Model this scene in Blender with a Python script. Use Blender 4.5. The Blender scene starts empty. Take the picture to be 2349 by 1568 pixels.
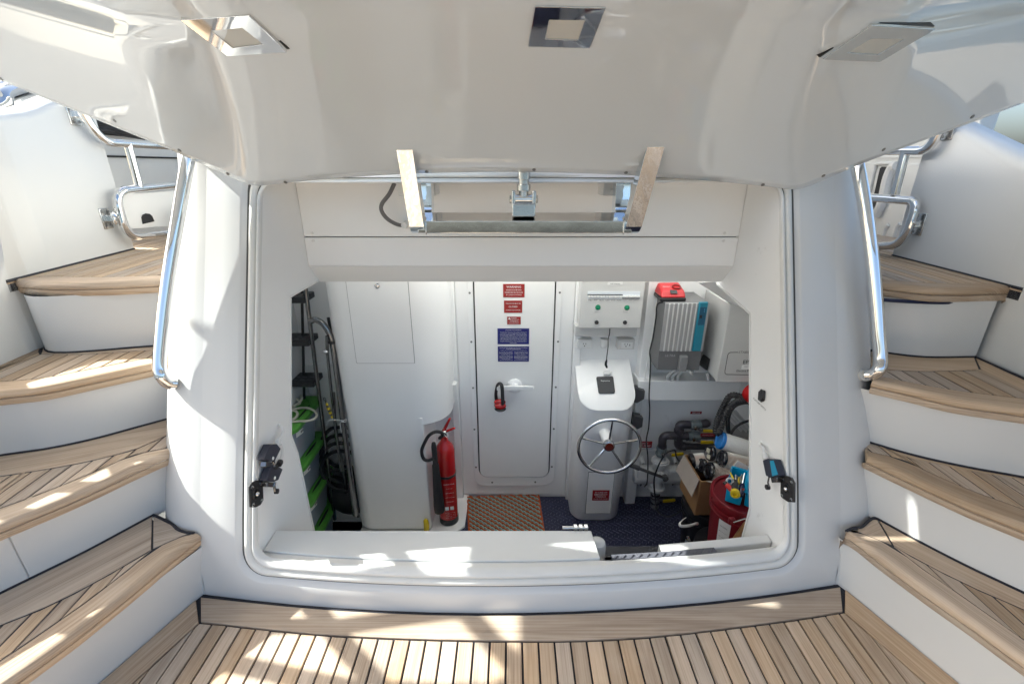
import bpy, bmesh, math, random
from mathutils import Vector, Matrix, Euler, noise
random.seed(7)
R = math.radians
scn = bpy.context.scene
COL = scn.collection

# ---------------------------------------------------------------- camera, sky, sun, exposure
CAM_H, PITCH, FPX, IMW, IMH = 1.5, R(21.0), 1044.0, 2349.0, 1568.0
cd = bpy.data.cameras.new('camera'); cam = bpy.data.objects.new('camera', cd); COL.objects.link(cam)
cam.location = (0, 0, CAM_H); cam.rotation_euler = (math.pi/2 - PITCH, 0, 0)
cd.sensor_width = 36.0; cd.lens = FPX/IMW*36.0; cd.clip_start = 0.02; cd.clip_end = 6000
scn.camera = cam
SUN_D = Vector((1.332, -0.28, -1.0)).normalized()          # direction the light travels
SUN_EL = math.asin(-SUN_D.z)
w = bpy.data.worlds.new('World'); scn.world = w; w.use_nodes = True
wn = w.node_tree.nodes; wl = w.node_tree.links
sky = wn.new('ShaderNodeTexSky'); sky.sky_type = 'NISHITA'; sky.sun_disc = False
sky.sun_elevation = SUN_EL; sky.sun_rotation = math.atan2(-SUN_D.x, -SUN_D.y)
sky.air_density = 0.8; sky.dust_density = 5.0; sky.ozone_density = 0.3
wl.new(sky.outputs[0], wn['Background'].inputs[0]); wn['Background'].inputs[1].default_value = 0.085
sl = bpy.data.lights.new('sun', 'SUN'); sl.energy = 3.2; sl.angle = R(0.55); sl.color = (1.0, 0.95, 0.88)
so = bpy.data.objects.new('sun', sl); COL.objects.link(so); so.location = (-6, 0, 6)
so.rotation_euler = SUN_D.to_track_quat('-Z', 'Y').to_euler()
vs = scn.view_settings; vs.view_transform = 'Standard'; vs.look = 'None'; vs.gamma = 1.0
vs.exposure = 2.2
try:
    vs.use_white_balance = True; vs.white_balance_temperature = 6200; vs.white_balance_tint = 3
except Exception: pass
try: vs.use_curve_mapping = False
except Exception: pass
cy = scn.cycles
cy.max_bounces = 16; cy.diffuse_bounces = 12; cy.glossy_bounces = 8; cy.transmission_bounces = 8; cy.transparent_max_bounces = 12
cy.sample_clamp_indirect = 6.0; cy.caustics_reflective = False; cy.caustics_refractive = False
try:
    cy.use_denoising = True; cy.denoiser = 'OPENIMAGEDENOISE'
except Exception: pass

# ---------------------------------------------------------------- measuring helpers (camera model of the photograph)
CP, SP = math.cos(PITCH), math.sin(PITCH)
def ray(x, y):
    u = (x - IMW/2)/FPX; v = (IMH/2 - y)/FPX
    return Vector((u, CP + v*SP, -SP + v*CP))
EYE = Vector((0, 0, CAM_H))
def atY(x, y, Y): d = ray(x, y); return EYE + d*(Y/d.y)
def atZ(x, y, z): d = ray(x, y); return EYE + d*((z-CAM_H)/d.z)
def atX(x, y, X): d = ray(x, y); return EYE + d*(X/d.x)
def atP(x, y, p, n):
    d = ray(x, y); n = Vector(n); return EYE + d*((Vector(p)-EYE).dot(n)/d.dot(n))
def crop(s, ox, oy): return lambda x, y: (ox + s*x, oy + s*y)
R1 = crop(.34195, 0, 0); R2 = crop(.34195, 774.2, 0); R3 = crop(.34195, 1546.1, 0)
R4 = crop(.34195, 0, 516.1); R5 = crop(.34195, 1546.1, 516.1)
R6 = crop(.34195, 0, 1031.7); R7 = crop(.34195, 774.2, 1031.7); R8 = crop(.34195, 1546.1, 1031.7)
Z1 = crop(.2377, 544.8, 602.2); Z2 = crop(.2743, 544.8, 888.9); Z3 = crop(.1536, 1003.6, 619.4)
Z4 = crop(.2451, 1003.6, 848.8); Z5 = crop(.2197, 1261.7, 619.4); Z6 = crop(.2742, 1376.4, 888.9)
Z7 = crop(.3174, 831.6, 321.2); Z8 = crop(.2441, 1261.7, 1118.3)
W1 = crop(.2267, 126.2, 217.9); W2 = crop(.2415, 1921.2, 229.4); W3 = crop(.1902, 642.3, 648.0)
W4 = crop(.2122, 642.3, 894.6); W5 = crop(.14626, 1537.0, 1061.0); W6 = crop(.1646, 1405.0, 917.6); W8 = crop(.15, 539.0, 946.0)

# ---------------------------------------------------------------- materials
def lin(c):
    def f(v): v /= 255.0; return v/12.92 if v <= .04045 else ((v+.055)/1.055)**2.4
    return (f(c[0]), f(c[1]), f(c[2]), 1)
MATS = {}
def mat(name, col, rough=.5, metal=0, coat=0, spec=.5, noise_amt=0, noise_scale=8, bump=0, bump_scale=40, trans=0, dirt=None, dirt_scale=3, dirt_thr=.62, rvar=0, stretch=None):
    if name in MATS: return MATS[name]
    m = bpy.data.materials.new(name); m.use_nodes = True; nt = m.node_tree; N = nt.nodes; L = nt.links
    b = N['Principled BSDF']
    if isinstance(col[0], int): col = lin(col)
    col = (col[0], col[1], col[2], 1)
    b.inputs['Base Color'].default_value = col; b.inputs['Roughness'].default_value = rough
    b.inputs['Metallic'].default_value = metal; b.inputs['Coat Weight'].default_value = coat
    b.inputs['Coat Roughness'].default_value = .02
    b.inputs['Specular IOR Level'].default_value = spec; b.inputs['Transmission Weight'].default_value = trans
    tc = N.new('ShaderNodeTexCoord')
    if noise_amt or dirt or rvar:
        nz = N.new('ShaderNodeTexNoise'); nz.inputs['Scale'].default_value = noise_scale; nz.inputs['Detail'].default_value = 6
        L.new(tc.outputs['Object'], nz.inputs['Vector'])
        mx = N.new('ShaderNodeMix'); mx.data_type = 'RGBA'; mx.blend_type = 'MULTIPLY'; mx.inputs[0].default_value = 1
        rp = N.new('ShaderNodeMapRange'); rp.inputs[1].default_value = .1; rp.inputs[2].default_value = .9
        rp.inputs[3].default_value = 1-noise_amt; rp.inputs[4].default_value = 1+noise_amt*.3
        L.new(nz.outputs[0], rp.inputs[0]); mx.inputs[6].default_value = col; L.new(rp.outputs[0], mx.inputs[7])
        last = mx.outputs[2]
        if dirt:
            n2 = N.new('ShaderNodeTexNoise'); n2.inputs['Scale'].default_value = dirt_scale; n2.inputs['Detail'].default_value = 12; n2.inputs['Roughness'].default_value = .7
            if stretch:
                mpp = N.new('ShaderNodeMapping'); mpp.inputs['Scale'].default_value = stretch; L.new(tc.outputs['Object'], mpp.inputs[0]); L.new(mpp.outputs[0], n2.inputs['Vector'])
            else: L.new(tc.outputs['Object'], n2.inputs['Vector'])
            r2 = N.new('ShaderNodeMapRange'); r2.inputs[1].default_value = dirt_thr; r2.inputs[2].default_value = dirt_thr+.14
            L.new(n2.outputs[0], r2.inputs[0])
            m2 = N.new('ShaderNodeMix'); m2.data_type = 'RGBA'; L.new(r2.outputs[0], m2.inputs[0]); L.new(last, m2.inputs[6])
            m2.inputs[7].default_value = (dirt[0], dirt[1], dirt[2], 1); last = m2.outputs[2]
        L.new(last, b.inputs['Base Color'])
        if rvar:
            r3 = N.new('ShaderNodeMapRange'); r3.inputs[1].default_value = .1; r3.inputs[2].default_value = .9
            r3.inputs[3].default_value = max(0, rough-rvar); r3.inputs[4].default_value = rough+rvar
            L.new(nz.outputs[0], r3.inputs[0]); L.new(r3.outputs[0], b.inputs['Roughness'])
    if bump:
        n4 = N.new('ShaderNodeTexNoise'); n4.inputs['Scale'].default_value = bump_scale; n4.inputs['Detail'].default_value = 4
        L.new(tc.outputs['Object'], n4.inputs['Vector'])
        bp = N.new('ShaderNodeBump'); bp.inputs['Strength'].default_value = bump; bp.inputs['Distance'].default_value = .01
        L.new(n4.outputs[0], bp.inputs['Height']); L.new(bp.outputs[0], b.inputs['Normal'])
    MATS[name] = m; return m
def teak_mat(name, dark=0.0):
    m = bpy.data.materials.new(name); m.use_nodes = True; nt = m.node_tree; N = nt.nodes; L = nt.links; b = N['Principled BSDF']
    uv = N.new('ShaderNodeUVMap'); oi = N.new('ShaderNodeObjectInfo')
    mp = N.new('ShaderNodeMapping'); mp.inputs['Scale'].default_value = (2.2, 210, 1)
    add = N.new('ShaderNodeVectorMath'); add.operation = 'ADD'
    mul = N.new('ShaderNodeMath'); mul.operation = 'MULTIPLY'; mul.inputs[1].default_value = 37.0
    L.new(oi.outputs['Random'], mul.inputs[0])
    cmb = N.new('ShaderNodeCombineXYZ'); L.new(mul.outputs[0], cmb.inputs[0]); L.new(mul.outputs[0], cmb.inputs[1])
    L.new(uv.outputs[0], add.inputs[0]); L.new(cmb.outputs[0], add.inputs[1]); L.new(add.outputs[0], mp.inputs[0])
    n1 = N.new('ShaderNodeTexNoise'); n1.inputs['Scale'].default_value = 1.0; n1.inputs['Detail'].default_value = 5; n1.inputs['Distortion'].default_value = .6
    L.new(mp.outputs[0], n1.inputs[0])
    mp2 = N.new('ShaderNodeMapping'); mp2.inputs['Scale'].default_value = (1.6, 22, 1); L.new(add.outputs[0], mp2.inputs[0])
    n2 = N.new('ShaderNodeTexNoise'); n2.inputs['Scale'].default_value = 1.0; n2.inputs['Detail'].default_value = 4; n2.inputs['Distortion'].default_value = 1.2
    L.new(mp2.outputs[0], n2.inputs[0])
    mp3 = N.new('ShaderNodeMapping'); mp3.inputs['Scale'].default_value = (7, 11, 1); L.new(add.outputs[0], mp3.inputs[0])
    n3 = N.new('ShaderNodeTexNoise'); n3.inputs['Scale'].default_value = 1.0; n3.inputs['Detail'].default_value = 6; L.new(mp3.outputs[0], n3.inputs[0])
    cr = N.new('ShaderNodeValToRGB'); e = cr.color_ramp.elements
    e[0].position = .25; e[0].color = (.27, .168, .095, 1); e[1].position = .72; e[1].color = (.62, .475, .33, 1)
    ee = cr.color_ramp.elements.new(.5); ee.color = (.50, .36, .232, 1)
    mixf = N.new('ShaderNodeMath'); mixf.operation = 'MULTIPLY_ADD'; mixf.inputs[1].default_value = .55
    sc2 = N.new('ShaderNodeMath'); sc2.operation = 'MULTIPLY'; sc2.inputs[1].default_value = .45; L.new(n2.outputs[0], sc2.inputs[0])
    L.new(n1.outputs[0], mixf.inputs[0]); L.new(sc2.outputs[0], mixf.inputs[2])
    L.new(mixf.outputs[0], cr.inputs[0])
    hs = N.new('ShaderNodeHueSaturation')
    rv = N.new('ShaderNodeMapRange'); rv.inputs[3].default_value = .82; rv.inputs[4].default_value = 1.16; L.new(oi.outputs['Random'], rv.inputs[0])
    fr = N.new('ShaderNodeMath'); fr.operation = 'FRACT'; m7 = N.new('ShaderNodeMath'); m7.operation = 'MULTIPLY'; m7.inputs[1].default_value = 7.31
    L.new(oi.outputs['Random'], m7.inputs[0]); L.new(m7.outputs[0], fr.inputs[0])
    rs = N.new('ShaderNodeMapRange'); rs.inputs[3].default_value = .62; rs.inputs[4].default_value = 1.0; L.new(fr.outputs[0], rs.inputs[0])
    L.new(rv.outputs[0], hs.inputs['Value']); L.new(rs.outputs[0], hs.inputs['Saturation']); L.new(cr.outputs[0], hs.inputs['Color'])
    # weathered grey-white patches
    r3 = N.new('ShaderNodeMapRange'); r3.inputs[1].default_value = .52; r3.inputs[2].default_value = .75; r3.inputs[4].default_value = .22; L.new(n3.outputs[0], r3.inputs[0])
    mx = N.new('ShaderNodeMix'); mx.data_type = 'RGBA'; L.new(r3.outputs[0], mx.inputs[0]); L.new(hs.outputs[0], mx.inputs[6]); mx.inputs[7].default_value = (.64, .57, .49, 1)
    L.new(mx.outputs[2], b.inputs['Base Color'])
    b.inputs['Roughness'].default_value = .72; b.inputs['Specular IOR Level'].default_value = .25
    bp = N.new('ShaderNodeBump'); bp.inputs['Strength'].default_value = .5; bp.inputs['Distance'].default_value = .002
    L.new(n1.outputs[0], bp.inputs['Height']); L.new(bp.outputs[0], b.inputs['Normal'])
    MATS[name] = m; return m
TEAK = teak_mat('teak')
GEL = mat('gelcoat', (.82, .82, .81), rough=.16, coat=.3, noise_amt=.03, noise_scale=3, rvar=.05, bump=.015, bump_scale=6)
GELX = mat('gelcoat_stair', (.68, .68, .67), rough=.27, noise_amt=.05, noise_scale=1.3)
GELS = mat('gelcoat_scuffed', (.74, .74, .72), rough=.32, noise_amt=.05, noise_scale=9, dirt=(.16, .155, .145), dirt_scale=9, dirt_thr=.665, rvar=.08, stretch=(.8, 5, 7))
HGEL = mat('gelcoat_hatch', (.71, .755, .80), rough=.05, coat=1.0, noise_amt=.03, noise_scale=1.6, bump=.008, bump_scale=2.2)
INT = mat('interior_paint', (.91, .91, .905), rough=.38, noise_amt=.05, noise_scale=2.5, dirt=(.62, .61, .60), dirt_scale=5, dirt_thr=.66, rvar=.06)
INTD = mat('interior_paint_dirty', (.86, .86, .86), rough=.42, noise_amt=.06, noise_scale=4, dirt=(.45, .44, .42), dirt_scale=7, dirt_thr=.63, rvar=.06)
BENCH = mat('bench_laminate', (.74, .74, .72), rough=.4, noise_amt=.04, noise_scale=6, dirt=(.50, .49, .46), dirt_scale=9, dirt_thr=.67)
SEAL = mat('seal_rubber', (.74, .74, .71), rough=.45, noise_amt=.08, noise_scale=14, dirt=(.40, .39, .36), dirt_scale=16, dirt_thr=.66)
SEAM = mat('seam_black', (.02, .02, .02), rough=.8)
CAULK = mat('caulk', (.012, .013, .022), rough=.55, bump=.2, bump_scale=120)
CHROME = mat('chrome', (.80, .80, .80), rough=.045, metal=1, noise_amt=.03, noise_scale=30, bump=.015, bump_scale=9)
CHROMEB = mat('chrome_bar', (.80, .80, .80), rough=.06, metal=1, noise_amt=.1, noise_scale=25, bump=.03, bump_scale=12)
CHROMEW = mat('chrome_wavy', (.82, .88, .93), rough=.05, metal=1, noise_amt=.05, noise_scale=20, bump=.12, bump_scale=9)
STEEL = mat('steel_worn', (.62, .62, .61), rough=.22, metal=1, noise_amt=.15, noise_scale=40, bump=.05, bump_scale=50)
DSTEEL = mat('steel_dark', (.22, .22, .225), rough=.16, metal=1, noise_amt=.2, noise_scale=30)
BLACK = mat('black_plastic', (.018, .018, .02), rough=.4)
RUBBER = mat('black_rubber', (.022, .022, .025), rough=.55, noise_amt=.3, noise_scale=30)
SCREW = mat('screw_metal', (.25, .25, .25), rough=.35, metal=1)
WHITEP = mat('white_plastic', (.78, .78, .77), rough=.35)

# ---------------------------------------------------------------- mesh helpers
class MB:
    def __init__(s): s.v = []; s.f = []
    def add(s, vs, fs):
        o = len(s.v); s.v += [tuple(v) for v in vs]; s.f += [tuple(i+o for i in f) for f in fs]; return s
    def box(s, c, d, M=None):
        x, y, z = d[0]/2, d[1]/2, d[2]/2
        vs = [Vector(p) for p in ((-x,-y,-z),(x,-y,-z),(x,y,-z),(-x,y,-z),(-x,-y,z),(x,-y,z),(x,y,z),(-x,y,z))]
        if M is not None: vs = [M @ v for v in vs]
        c = Vector(c); return s.add([v+c for v in vs], [(3,2,1,0),(4,5,6,7),(0,1,5,4),(1,2,6,5),(2,3,7,6),(3,0,4,7)])
    def hexa(s, b, t):   # 4 bottom + 4 top corners
        n = len(b); vs = list(b)+list(t)
        fs = [tuple(reversed(range(n))), tuple(range(n, 2*n))]+[(i, (i+1) % n, n+(i+1) % n, n+i) for i in range(n)]
        return s.add(vs, fs)
    def prism(s, poly, off):
        off = Vector(off); return s.hexa([Vector(p) for p in poly], [Vector(p)+off for p in poly])
    def loft(s, rings, closed=True, caps=True):
        n = len(rings[0]); vs = [p for r in rings for p in r]; fs = []
        for i in range(len(rings)-1):
            for j in range(n if closed else n-1):
                k = (j+1) % n; fs.append((i*n+j, i*n+k, (i+1)*n+k, (i+1)*n+j))
        if caps and closed:
            fs.append(tuple(reversed(range(n)))); fs.append(tuple(range((len(rings)-1)*n, len(rings)*n)))
        return s.add(vs, fs)
    def tube(s, path, r, n=12, caps=True, closed=False, flat=1.0):
        path = [Vector(p) for p in path]; m = len(path); rings = []
        rr = r if isinstance(r, (list, tuple)) else [r]*m
        prev = None
        for i, p in enumerate(path):
            a = path[(i-1) % m] if (i or closed) else path[0]; b = path[(i+1) % m] if (i < m-1 or closed) else path[-1]
            t = (b-a).normalized()
            if prev is None:
                u = t.orthogonal().normalized()
            else:
                u = (prev - t*prev.dot(t)); u = u.normalized() if u.length > 1e-6 else t.orthogonal().normalized()
            prev = u; w_ = t.cross(u)
            rings.append([p + (u*math.cos(2*math.pi*k/n) + w_*math.sin(2*math.pi*k/n)*flat)*rr[i] for k in range(n)])
        if closed: rings.append(rings[0])
        return s.loft(rings, True, caps and not closed)
    def lathe(s, o, ax, prof, n=24, caps=True):   # prof: (dist along axis, radius)
        o = Vector(o); ax = Vector(ax).normalized(); u = ax.orthogonal().normalized(); w_ = ax.cross(u)
        return s.loft([[o+ax*h+(u*math.cos(2*math.pi*k/n)+w_*math.sin(2*math.pi*k/n))*max(r, 1e-4) for k in range(n)] for h, r in prof], True, caps)
    def sphere(s, c, r, n=14, sc=(1,1,1)):
        c = Vector(c); rings = []
        for i in range(1, n):
            a = math.pi*i/n
            rings.append([c+Vector((math.sin(a)*math.cos(2*math.pi*k/n)*r*sc[0], math.sin(a)*math.sin(2*math.pi*k/n)*r*sc[1], -math.cos(a)*r*sc[2])) for k in range(n)])
        return s.loft(rings)
    def build(s, name, m, parent=None, smooth=True, bevel=0, seg=2, angle=35, loc=None, subsurf=0):
        me = bpy.data.meshes.new(name); vs = s.v
        if loc is None and parent is not None and parent.type == 'EMPTY': pass
        me.from_pydata(vs, [], s.f); me.update()
        bm = bmesh.new(); bm.from_mesh(me); bmesh.ops.recalc_face_normals(bm, faces=bm.faces); bm.to_mesh(me); bm.free()
        if smooth:
            for p in me.polygons: p.use_smooth = True
            try: me.set_sharp_from_angle(angle=R(angle))
            except Exception: pass
        me.materials.append(m)
        o = bpy.data.objects.new(name, me); COL.objects.link(o)
        if bevel:
            b = o.modifiers.new('bevel', 'BEVEL'); b.width = bevel; b.segments = seg; b.limit_method = 'ANGLE'; b.angle_limit = R(32)
            b.harden_normals = False
        if subsurf:
            q = o.modifiers.new('sub', 'SUBSURF'); q.levels = subsurf; q.render_levels = subsurf
        if parent is not None: o.parent = parent; o.matrix_parent_inverse = Matrix.Translation(-parent_loc(parent))
        return o
PLOC = {}
def parent_loc(p):
    return p.matrix_basis.translation if p.parent is None else Vector((0,0,0))
def tag(o, label=None, cat=None, group=None, kind=None):
    if label: o['label'] = label
    if cat: o['category'] = cat
    if group: o['group'] = group
    if kind: o['kind'] = kind
    return o
def thing(name, label, cat, loc=(0,0,0), group=None):
    o = bpy.data.objects.new(name, None); COL.objects.link(o); o.location = loc; o.empty_display_size = .05
    return tag(o, label, cat, group)
def struct(o): o['kind'] = 'structure'; return o
def spline(pts, n=8, closed=False):
    pts = [Vector(p) for p in pts]; out = []; m = len(pts)
    for i in range(m if closed else m-1):
        p0 = pts[(i-1) % m] if (closed or i > 0) else pts[0]*2-pts[1]
        p1, p2 = pts[i], pts[(i+1) % m]
        p3 = pts[(i+2) % m] if (closed or i < m-2) else pts[-1]*2-pts[-2]
        for k in range(n):
            t = k/n
            out.append(.5*((2*p1)+(p2-p0)*t+(2*p0-5*p1+4*p2-p3)*t*t+(3*p1-p0-3*p2+p3)*t**3))
    if not closed: out.append(pts[-1])
    return out
def resample(pts, n):
    pts = [Vector(p) for p in pts]; L_ = [0]
    for a, b in zip(pts, pts[1:]): L_.append(L_[-1]+(b-a).length)
    out = []; j = 0
    for i in range(n):
        s_ = L_[-1]*i/(n-1)
        while j < len(pts)-2 and L_[j+1] < s_: j += 1
        d = L_[j+1]-L_[j]; t = (s_-L_[j])/d if d > 1e-9 else 0
        out.append(pts[j].lerp(pts[j+1], min(1, t)))
    return out
def roundrect(x0, x1, y0, y1, r, na=6, ns=1):
    out = []
    for cx, cy_, a0 in ((x1-r, y1-r, 0), (x0+r, y1-r, 90), (x0+r, y0+r, 180), (x1-r, y0+r, 270)):
        for i in range(na+1):
            a = R(a0+90*i/na); out.append((cx+r*math.cos(a), cy_+r*math.sin(a)))
    return out
def rbend(pts, r, n=6):   # polyline with rounded corners
    pts = [Vector(p) for p in pts]; out = [pts[0]]
    for a, b, c in zip(pts, pts[1:], pts[2:]):
        d1 = (a-b); d2 = (c-b); rr = min(r, d1.length*.49, d2.length*.49)
        p1 = b+d1.normalized()*rr; p2 = b+d2.normalized()*rr
        for i in range(n+1):
            t = i/n; out.append(p1*(1-t)**2+b*2*t*(1-t)+p2*t*t)
    out.append(pts[-1]); return out
def basis(n, up=(0,0,1)):     # matrix with local Z = n, local Y ~ up
    n = Vector(n).normalized(); x = Vector(up).cross(n).normalized(); y = n.cross(x)
    return Matrix((x, y, n)).transposed()
TEXTS = []
def text(s, pos, n, h, m, parent, name='lettering', up=(0,0,1), width=None, align='CENTER', spacing=1.0, shear=0, bold=0, ext=.0004):
    c = bpy.data.curves.new(name, 'FONT'); c.body = s; c.size = .1; c.align_x = align; c.align_y = 'CENTER'; c.extrude = .0
    c.space_character = spacing; c.shear = shear; c.offset = bold*2; c.resolution_u = 2
    o = bpy.data.objects.new('font', c); COL.objects.link(o)
    TEXTS.append((o, Vector(pos), basis(n, up), h, m, parent, name, width, ext))
def flush_text():
    bpy.context.view_layer.update(); dg = bpy.context.evaluated_depsgraph_get()
    for o, pos, B, h, m, parent, name, width, ext in TEXTS:
        me = bpy.data.meshes.new_from_object(o.evaluated_get(dg)); xs = [v.co.x for v in me.vertices]
        k = width/(max(xs)-min(xs)) if width and xs else h/.1
        for v in me.vertices: v.co = pos+B @ Vector((v.co.x*k, v.co.y*k, ext))
        me.name = name; me.materials.clear(); me.materials.append(m)
        q = bpy.data.objects.new(name, me); COL.objects.link(q)
        if parent is not None: q.parent = parent; q.matrix_parent_inverse = Matrix.Translation(-parent_loc(parent))
    for t_ in TEXTS:
        c = t_[0].data; bpy.data.objects.remove(t_[0]); bpy.data.curves.remove(c)
# polygon clipping in plan
def clip(poly, p, n):
    out = []; m = len(poly)
    for i in range(m):
        a, b = poly[i], poly[(i+1) % m]; da = (a[0]-p[0])*n[0]+(a[1]-p[1])*n[1]; db = (b[0]-p[0])*n[0]+(b[1]-p[1])*n[1]
        if da >= 0: out.append(a)
        if (da >= 0) != (db >= 0):
            t = da/(da-db); out.append((a[0]+(b[0]-a[0])*t, a[1]+(b[1]-a[1])*t))
    return out
def area(poly): return .5*sum(poly[i][0]*poly[(i+1) % len(poly)][1]-poly[(i+1) % len(poly)][0]*poly[i][1] for i in range(len(poly)))
def inset(poly, d):  # shrink a (roughly convex) polygon
    if area(poly) < 0: poly = poly[::-1]
    m = len(poly); res = []
    for i in range(m):
        p0, p1, p2 = poly[i-1], poly[i], poly[(i+1) % m]
        def nrm(a, b):
            dx, dy = b[0]-a[0], b[1]-a[1]; l = math.hypot(dx, dy) or 1e-9; return (-dy/l, dx/l)
        n1, n2 = nrm(p0, p1), nrm(p1, p2); k = 1+n1[0]*n2[0]+n1[1]*n2[1]; k = max(k, .35)
        res.append((p1[0]+(n1[0]+n2[0])*d/k, p1[1]+(n1[1]+n2[1])*d/k))
    return res
def dedupe(poly, e=.0015):
    out = []
    for p in poly:
        if not out or math.hypot(p[0]-out[-1][0], p[1]-out[-1][1]) > e: out.append(p)
    if len(out) > 2 and math.hypot(out[0][0]-out[-1][0], out[0][1]-out[-1][1]) <= e: out.pop()
    return out
def plank(name, poly, z, parent, ddir, th=.012, gap=.0034, m=TEAK):
    poly = dedupe(poly)
    if len(poly) < 3: return None
    if area(poly) < 0: poly = poly[::-1]
    if area(poly) < 2e-4: return None
    q = inset(poly, gap)
    if area(q) < 1e-4: return None
    me = bpy.data.meshes.new(name); n = len(q); zz = z+random.uniform(-.0005, .0005)
    vs = [(p[0], p[1], zz-th) for p in q]+[(p[0], p[1], zz-.0012) for p in q]
    q2 = inset(q, .0012); vs += [(p[0], p[1], zz) for p in q2]
    fs = [tuple(range(2*n, 3*n))]+[(i, (i+1) % n, n+(i+1) % n, n+i) for i in range(n)]+[(n+i, n+(i+1) % n, 2*n+(i+1) % n, 2*n+i) for i in range(n)]
    me.from_pydata(vs, [], fs); me.materials.append(m)
    uvl = me.uv_layers.new(name='UVMap'); dl = math.hypot(*ddir); dx, dy = ddir[0]/dl, ddir[1]/dl
    for lp in me.loops:
        v = me.vertices[lp.vertex_index].co; uvl.data[lp.index].uv = (v.x*dx+v.y*dy, -v.x*dy+v.y*dx)
    o = bpy.data.objects.new(name, me); COL.objects.link(o); o.parent = parent
    return o
# ================================================================ SETTING
# sea far below, out to the horizon
sea = MB().add([(-3000,-3000,-1.6),(3000,-3000,-1.6),(3000,3000,-1.6),(-3000,3000,-1.6)], [(0,1,2,3)]).build('water', mat('sea', (.02, .05, .07), rough=.12, bump=.4, bump_scale=.8), smooth=False); struct(sea)

for sg in (-1, 1):
    pt = struct(MB().box((sg*6.2, 2, -1.1), (6.2, 22, .5)).build('reflector', mat('concrete', (.22, .215, .21), rough=.8, noise_amt=.15, noise_scale=2), bevel=.03)); tag(pt, 'pale concrete pontoon added unseen on the %s side of the boat' % ('left' if sg < 0 else 'right'))  # unseen pale slabs added to lighten what the hatch reflects
# ---- transom moulding: bowed, leaning back, opening with stepped rim
X0 = .045; XL, XR = -1.16, 1.25
def Yf(X, z):
    base = 1.19 + .21*((z-.08)+math.sqrt((z-.08)**2+.01)) - .21*(-.08+math.sqrt(.0164))
    return base + .067*(X-X0)**2 + .018*(X-X0)
def S(X, z, d=0.0): return Vector((X, Yf(X, z)+d*.93, z+d*.36*min(1, max(0, (z-.05)/.3))))
def rr_loop(x0, x1, z0, z1, r, na=8, ns=14):
    pts = []
    cs = [(x1-r, z1-r, 0), (x0+r, z1-r, 90), (x0+r, z0+r, 180), (x1-r, z0+r, 270)]
    for i, (cx, cz, a0) in enumerate(cs):
        for k in range(na+1):
            a = R(a0+90*k/na); pts.append((cx+r*math.cos(a), cz+r*math.sin(a)))
        nx = cs[(i+1) % 4]; a = R(nx[2]); q = (nx[0]+r*math.cos(a), nx[1]+r*math.sin(a)); p = pts[-1]
        for k in range(1, ns): pts.append((p[0]+(q[0]-p[0])*k/ns, p[1]+(q[1]-p[1])*k/ns))
    return pts
def ring(x0, x1, z0, z1, r, d): return [S(x, z, d) for x, z in rr_loop(x0, x1, z0, z1, r)]
transom = struct(bpy.data.objects.new('transom', None)); COL.objects.link(transom)
tag(transom, 'white moulded transom around the open locker, between the two stairways')
mb = MB()
rings = [ring(XL, XR, -.02, 1.60, .002, 0), ring(-1.09, 1.18, .035, 1.56, .05, 0), ring(-1.022, 1.107, .068, 1.52, .105, 0), ring(-1.012, 1.097, .075, 1.512, .10, .003), ring(-1.000, 1.085, .086, 1.50, .09, .017), ring(-.990, 1.075, .095, 1.49, .085, .020), ring(-.957, 1.041, .126, 1.458, .07, .020)]
mb.loft(rings, True, False); mb.build('face', GELX, transom, angle=60)
# rounded corners and sides
for sgn, Xc in ((-1, XL), (1, XR)):
    mb = MB(); rg = []; r = .25
    for z in [-.02, .05, .12, .2, .35, .5, .7, .9, 1.1, 1.3, 1.5, 1.75]:
        tp = 0 if z < 1.0 else -.10*(z-1.0)
        y0 = Yf(Xc, min(z, 1.60)); row = [Vector((Xc, y0, z))]
        for k in range(1, 13):
            a = R(90*k/12); row.append(Vector((Xc+sgn*(r+tp*.6)*math.sin(a), y0+r*(1-math.cos(a)), z)))
        row.append(Vector((Xc+sgn*(r+tp*.6), 3.4, z))); rg.append(row)
    mb.loft(rg, False, False); mb.build('corner', GELX, transom, angle=60)
mb = MB()   # rubber seal: round bead on the rim land
mb.loft([ring(-.989, 1.074, .096, 1.489, .084, .018), ring(-.986, 1.071, .099, 1.486, .082, .006), ring(-.980, 1.064, .105, 1.480, .078, .0), ring(-.970, 1.054, .114, 1.470, .074, -.002), ring(-.963, 1.047, .121, 1.463, .071, .006), ring(-.960, 1.044, .124, 1.460, .070, .018)], True, False)
mb.build('seal', SEAL, transom, angle=80)
for nm_, a_, b_ in (('seam_line', (-.9985, 1.0835, .0875, 1.4985, .0885), (-.9885, 1.0735, .0965, 1.4885, .0838)), ('seam_line', (-.9610, 1.0450, .1230, 1.4610, .0705), (-.9560, 1.0400, .1272, 1.4560, .0698))):
    mq = MB(); mq.loft([ring(*a_, .0165), ring(*b_, .0165)], True, False); mq.build(nm_, mat('seam_shade_grime', (.10, .10, .095), rough=.8, noise_amt=.6, noise_scale=12), transom, angle=80)  # dark lines carry grime and the shade of the gaps as colour
mb = MB()   # rim
mb.loft([ring(-.9575, 1.0415, .1255, 1.4575, .0700, .019), ring(-.955, 1.039, .128, 1.455, .0695, .004), ring(-.951, 1.035, .133, 1.452, .066, .000), ring(-.946, 1.030, .141, 1.446, .064, .002), ring(-.943, 1.027, .1455, 1.443, .063, .007), ring(-.942, 1.026, .1475, 1.442, .062, .028)], True, False)
mb.build('rim', GELS, transom, angle=80)
XLI, XRI = -.9435, 1.0275        # lining planes

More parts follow.
